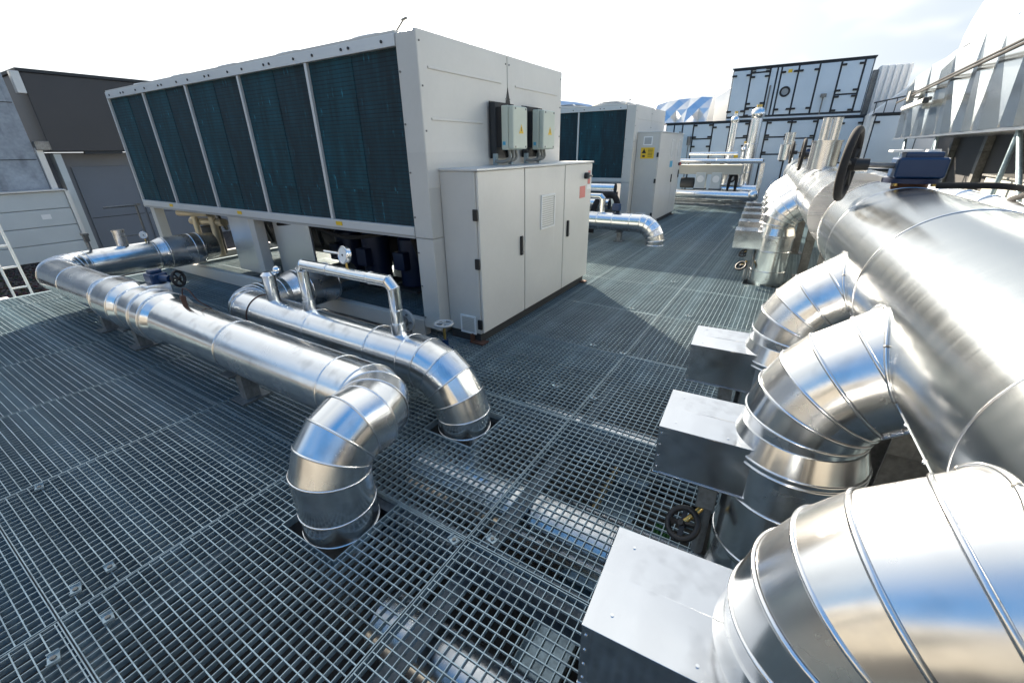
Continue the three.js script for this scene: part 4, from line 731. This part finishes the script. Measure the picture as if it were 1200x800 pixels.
// long wall-hung duct on the right, with its lamp and cable
{
  const xw = 1.62, z0 = -12.95, z1 = -1.2, yb = 1.745, n = 13;
  const t = thing('sheet_metal_duct', 'long silver sheet metal duct with folded facets, carrying a tube lamp', 'duct', [xw, yb, (z0 + z1) / 2]);
  const zc = (z0 + z1) / 2, w = (z1 - z0) / n, TT = 1.12;
  for (let i = 0; i < n; i++) {                         // facets fold between upright creases
    const za = z0 + i * w - zc, zb = za + w, zm = za + w * (0.30 + 0.14 * ((i * 7) % 3)), d = 0.06 + 0.035 * ((i * 5) % 3), hi = TT * (0.80 + 0.07 * ((i * 4) % 3));
    const A = V(0, 0, za), B = V(0, 0, zb), C = V(0.04, TT, zb), D = V(0.04, TT, za), E = V(-d, hi, zm), Fm = V(-0.03, 0.0, zm + w * 0.12), G = V(1.0, TT + 0.42, za), Hh = V(1.0, TT + 0.42, zb);
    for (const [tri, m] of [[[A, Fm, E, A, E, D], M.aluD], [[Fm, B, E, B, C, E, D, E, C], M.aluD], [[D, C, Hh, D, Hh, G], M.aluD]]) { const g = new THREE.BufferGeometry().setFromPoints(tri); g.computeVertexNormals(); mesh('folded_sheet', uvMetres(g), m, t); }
    mesh('standing_seam', [bar(V(0.0, 0.005, zb), V(0.04, TT, zb), 0.02, 0.006)], M.bead, t);
  }
  mesh('duct_core', [box2(0.07, 1.5, 0.01, 1.10, z0 - zc + 0.01, z1 - zc)], M.aluB, t);
  mesh('bottom_edge', [box2(-0.01, 0.08, -0.03, -0.002, z0 - zc, z1 - zc)], M.bead, t); mesh('bottom_sheet', [box2(0.09, 1.5, -0.02, 0.0, z0 - zc, z1 - zc)], M.aluB, t);
  const la = thing('tube_lamp', 'white tube lamp fixed to the folded duct, switched off', 'lamp', [xw - 0.20, 2.20, -10.2]);
  mesh('housing', [box(0.05, 0.05, 1.6, 0.03, 0.03, 0, 0.01)], M.dark, la); mesh('end_cap', [box(0.08, 0.08, 0.05, -0.03, 0, 0.93, 0.02)], M.dark, la); mesh('diffuser', [box(0.075, 0.075, 1.8, -0.03, 0, 0, 0.03)], M.white, la);
  const ca = thing('cable_run', 'grey cable conduit stretched along the folded duct to a junction box', 'conduit', [xw - 0.15, 2.41, -8]);
  mesh('conduit', [rod(V(0, 0.0, -4.8), V(0, 0.0, 6), 0.016, 10), rod(V(0, 0.035, -3.2), V(0, 0.035, 6), 0.012, 10)], M.rubber, ca); mesh('junction_box', [box(0.08, 0.16, 0.22, 0, 0, -3.3, 0.01)], M.cable, ca);
  // legs and braces under the duct
  for (const [z, d] of [[-12.2, 0.9], [-9.6, 0.8], [-6.4, 1.2], [-3.4, 1.2]]) {
    const s = thing('duct_stand', 'thin galvanised leg with slanting brace under the folded duct', 'stand', [xw + 0.1, 0, z], 0, 'stands under the folded duct');
    mesh('leg', [rod(V(0, 0.004, 0), V(0, yb - 0.03, 0), 0.022, 10)], M.galv, s); mesh('brace', [rod(V(0, yb - 0.04, 0.02), V(-0.02, 0.75, d), 0.022, 10)], M.galv, s); mesh('foot_plate', [box(0.14, 0.01, 0.14, 0, 0.009, 0)], M.galv, s);
  }
  // plant room wall behind the stands
  const wl = thing('plant_room_wall', 'dark clad wall with pale bays behind the duct stands', 'wall', [2.6, 0, -8]);
  mesh('wall_body', [box2(0, 0.3, -1.0, 1.74, -6.5, 7)], M.cladDark, wl);
  for (const [a, b] of [[-0.6, 0.25], [0.35, 0.95], [1.05, 1.9]]) mesh('pale_bay', [box2(-0.03, -0.001, 0.3, 1.7, a, b, 0.004)], M.beige, wl);
  for (const z of [-4.6, -2.6, 3.2]) mesh('pilaster', [box2(-0.1, -0.002, 0, 1.72, z - 0.08, z + 0.08)], M.steel, wl);
  const bx = thing('plant_cabinet', 'low beige sheet metal box behind the huge header', 'cabinet', [2.15, 0, -6.2]);
  mesh('cabinet_body', [box2(-0.35, 0.35, 0.01, 1.28, -0.9, 0.7, 0.01)], M.beige, bx); mesh('cabinet_lid', [box2(-0.38, 0.38, 1.281, 1.30, -0.93, 0.73)], M.steel, bx);
  const ch = thing('sloping_chute', 'dark sloping metal chute beside the pale wall bays', 'chute', [2.2, 0, -4.6]);
  mesh('chute_body', [bar(V(0, 0.2, 1.1), V(0, 1.7, -0.2), 0.5, 0.3)], M.galvDark, ch); mesh('chute_edge', [bar(V(-0.26, 0.25, 1.2), V(-0.26, 1.74, -0.1), 0.02, 0.32)], M.galv, ch);
  // big rounded shells beyond the duct
  const sh = thing('dome_shell', 'white rounded metal shell rising above the folded duct', 'duct', [3.4, 2.9, -9.5]);
  for (let i = 0; i < 4; i++) { const g = new THREE.SphereGeometry(1.9, 12, 14, Math.PI * 0.5 * i, Math.PI * 0.5, 0, Math.PI / 2); g.scale(0.9, 1.0, 1.9); mesh('shell_quarter', uvMetres(g), i % 2 ? M.aluB : M.panelPale, sh); }
  const wr = thing('white_roof_hood', 'white sloping roof hood between the panelled units and the folded duct', 'roof hood', [1.9, 0, -15.9]);
  const s = new THREE.Shape(); s.moveTo(-0.62, 0.0); s.lineTo(1.9, 0); s.lineTo(1.9, 4.0); s.lineTo(0.75, 3.62); s.lineTo(0.2, 3.05); s.lineTo(-0.62, 2.32); const g = new THREE.ExtrudeGeometry(s, { depth: 0.7, bevelEnabled: true, bevelSize: 0.03, bevelThickness: 0.03, bevelSegments: 2 }); mesh('hood_body', [uvMetres(g)], M.white, wr);
}
// ---------------------------------------------------------------- far left: concrete wall, dark upper storey, panels, ladder
{
  const x = -14;
  const c = thing('concrete_wall', 'weathered grey concrete wall above pale metal panels', 'wall', [x, 0.95, 2]);
  mesh('wall_body', [box2(-0.5, 0, -0.02, 2.5, -5.1, 4.5)], M.concrete, c); for (const y of [0.62, 1.7]) mesh('cast_joint', [box2(0.0005, 0.006, y - 0.008, y + 0.008, -5.08, 4.5)], M.dark, c);
  mesh('corner_trim', [box2(-0.02, 0.08, -0.1, 0.85, -5.22, -5.11, 0.01)], M.rail, c);
  mesh('corner_bracket', [box2(-0.02, 0.14, 0.8, 0.98, -5.36, -5.115, 0.01)], M.steel, c);
  const d = thing('dark_upper_storey', 'dark brown clad upper storey projecting over the grey doors', 'building', [x, 1.72, -6.5]);
  mesh('cladding', [box2(-1.5, 0.1, 0, 1.5, -6, 3.16, 0.02)], M.cladDark, d); mesh('roof_edge', [box2(-1.55, 0.13, 1.501, 1.56, -6.05, 3.2)], M.dark, d); mesh('soffit_lamp', [box2(0.0, 0.09, -0.05, -0.002, 1.9, 2.6)], M.dark, d);
  mesh('edge_flashing', [box2(-0.02, 0.14, 1.1, 1.5, 3.161, 3.3, 0.01)], M.rail, d);
  const w = thing('grey_wall', 'flat grey wall with a bluish double door under the dark storey', 'building', [x - 0.3, -0.5, -6.5]);
  mesh('wall_body', [box2(-0.4, 0, 0, 2.2, -6, 3.4)], M.wallGrey, w); mesh('reveal', [box2(0.001, 0.30, 0, 2.18, 3.0, 3.12)], M.panelPale, w);
  for (const [a, b] of [[1.75, 2.85], [0.6, 1.7]]) { const dr = mesh('door', [box2(0.001, 0.04, 0.02, 1.9, a, b, 0.006)], M.doorGrey, w); for (const y of [0.75]) mesh('door_groove', [box2(0.0405, 0.044, y - 0.008, y + 0.008, a + 0.02, b - 0.02)], M.dark, dr); mesh('door_handle', [box2(0.041, 0.08, 0.95, 1.0, a + 0.06, a + 0.18)], M.steel, dr); }
  const p = thing('pale_panel_wall', 'pale horizontally boarded metal panel wall behind the ladder', 'wall', [x + 0.35, -0.5, -1.5]);
  for (let i = 0; i < 4; i++) mesh('board', [box2(-0.2, 0, 0.02 + i * 0.355, 0.365 + i * 0.355, -1.72, 0.02, 0.008), ], M.panelPale, p);
  for (let i = 0; i < 4; i++) mesh('board', [box2(-0.2, -0.005, 0.02 + i * 0.355, 0.365 + i * 0.355, 0.09, 3.5, 0.008)], M.panelPale, p);
  mesh('top_trim', [box2(-0.3, 0.05, 1.442, 1.47, -1.75, 3.5)], M.rail, p); mesh('upright', [box2(-0.2, 0.04, 0, 1.44, 0.022, 0.088)], M.rail, p); mesh('end_upright', [box2(-0.2, 0.04, 0, 1.44, -1.79, -1.722)], M.rail, p);
  mesh('notice', [box2(0.001, 0.004, 0.88, 0.98, -1.35, -1.2)], M.white, p); mesh('notice', [box2(0.001, 0.004, 1.1, 1.17, -0.35, -0.2)], M.cyan, p);
  const l = thing('ladder', 'white metal ladder standing on the gravel beside the walkway', 'ladder', [-8.75, -0.5, -1.22]);
  for (const z of [-0.085, 0.085]) mesh('stile', [box(0.05, 1.75, 0.025, 0, 0.875, z, 0.005)], M.white, l);
  for (let i = 0; i < 6; i++) mesh('rung', [rod(V(0, 0.2 + i * 0.28, -0.073), V(0, 0.2 + i * 0.28, 0.073), 0.014, 10)], M.white, l);
  const k = thing('kick_post', 'white slanting flat bar at the edge of the grating beside the ladder', 'post', [-8.2, 0.0, -0.86]);
  mesh('flat_bar', [bar(V(0.12, -0.02, -0.06), V(-0.25, 0.28, 0.12), 0.07, 0.014)], M.white, k); mesh('fixing_plate', [box(0.12, 0.008, 0.12, 0.13, 0.008, -0.07)], M.white, k);
}
// the sunlit building across the roof that the pipes mirror
{
  const t = thing('beige_building', 'beige rendered building with dark windows behind the viewer, mirrored in the pipes', 'building', [-1, -1, 9.5]);
  mesh('wall', [box2(-13, 9, 0, 5.0, 0, 0.6)], M.facade, t); mesh('wall', [box2(8.4, 9, 0, 5.0, -16, -0.001)], M.facade, t); mesh('coping', [box2(-13.1, 9.1, 5.001, 5.15, -0.1, 0.7)], M.rail, t);
  for (let i = 0; i < 6; i++) { const w = mesh('window', [box2(-11.5 + i * 3.2, -10.1 + i * 3.2, 2.3, 4.0, -0.03, -0.002)], M.dark, t); mesh('window_sill', [box2(-11.6 + i * 3.2, -10.0 + i * 3.2, 2.2, 2.29, -0.14, -0.002)], M.rail, w); }
}
renderer.render(scene, camera);
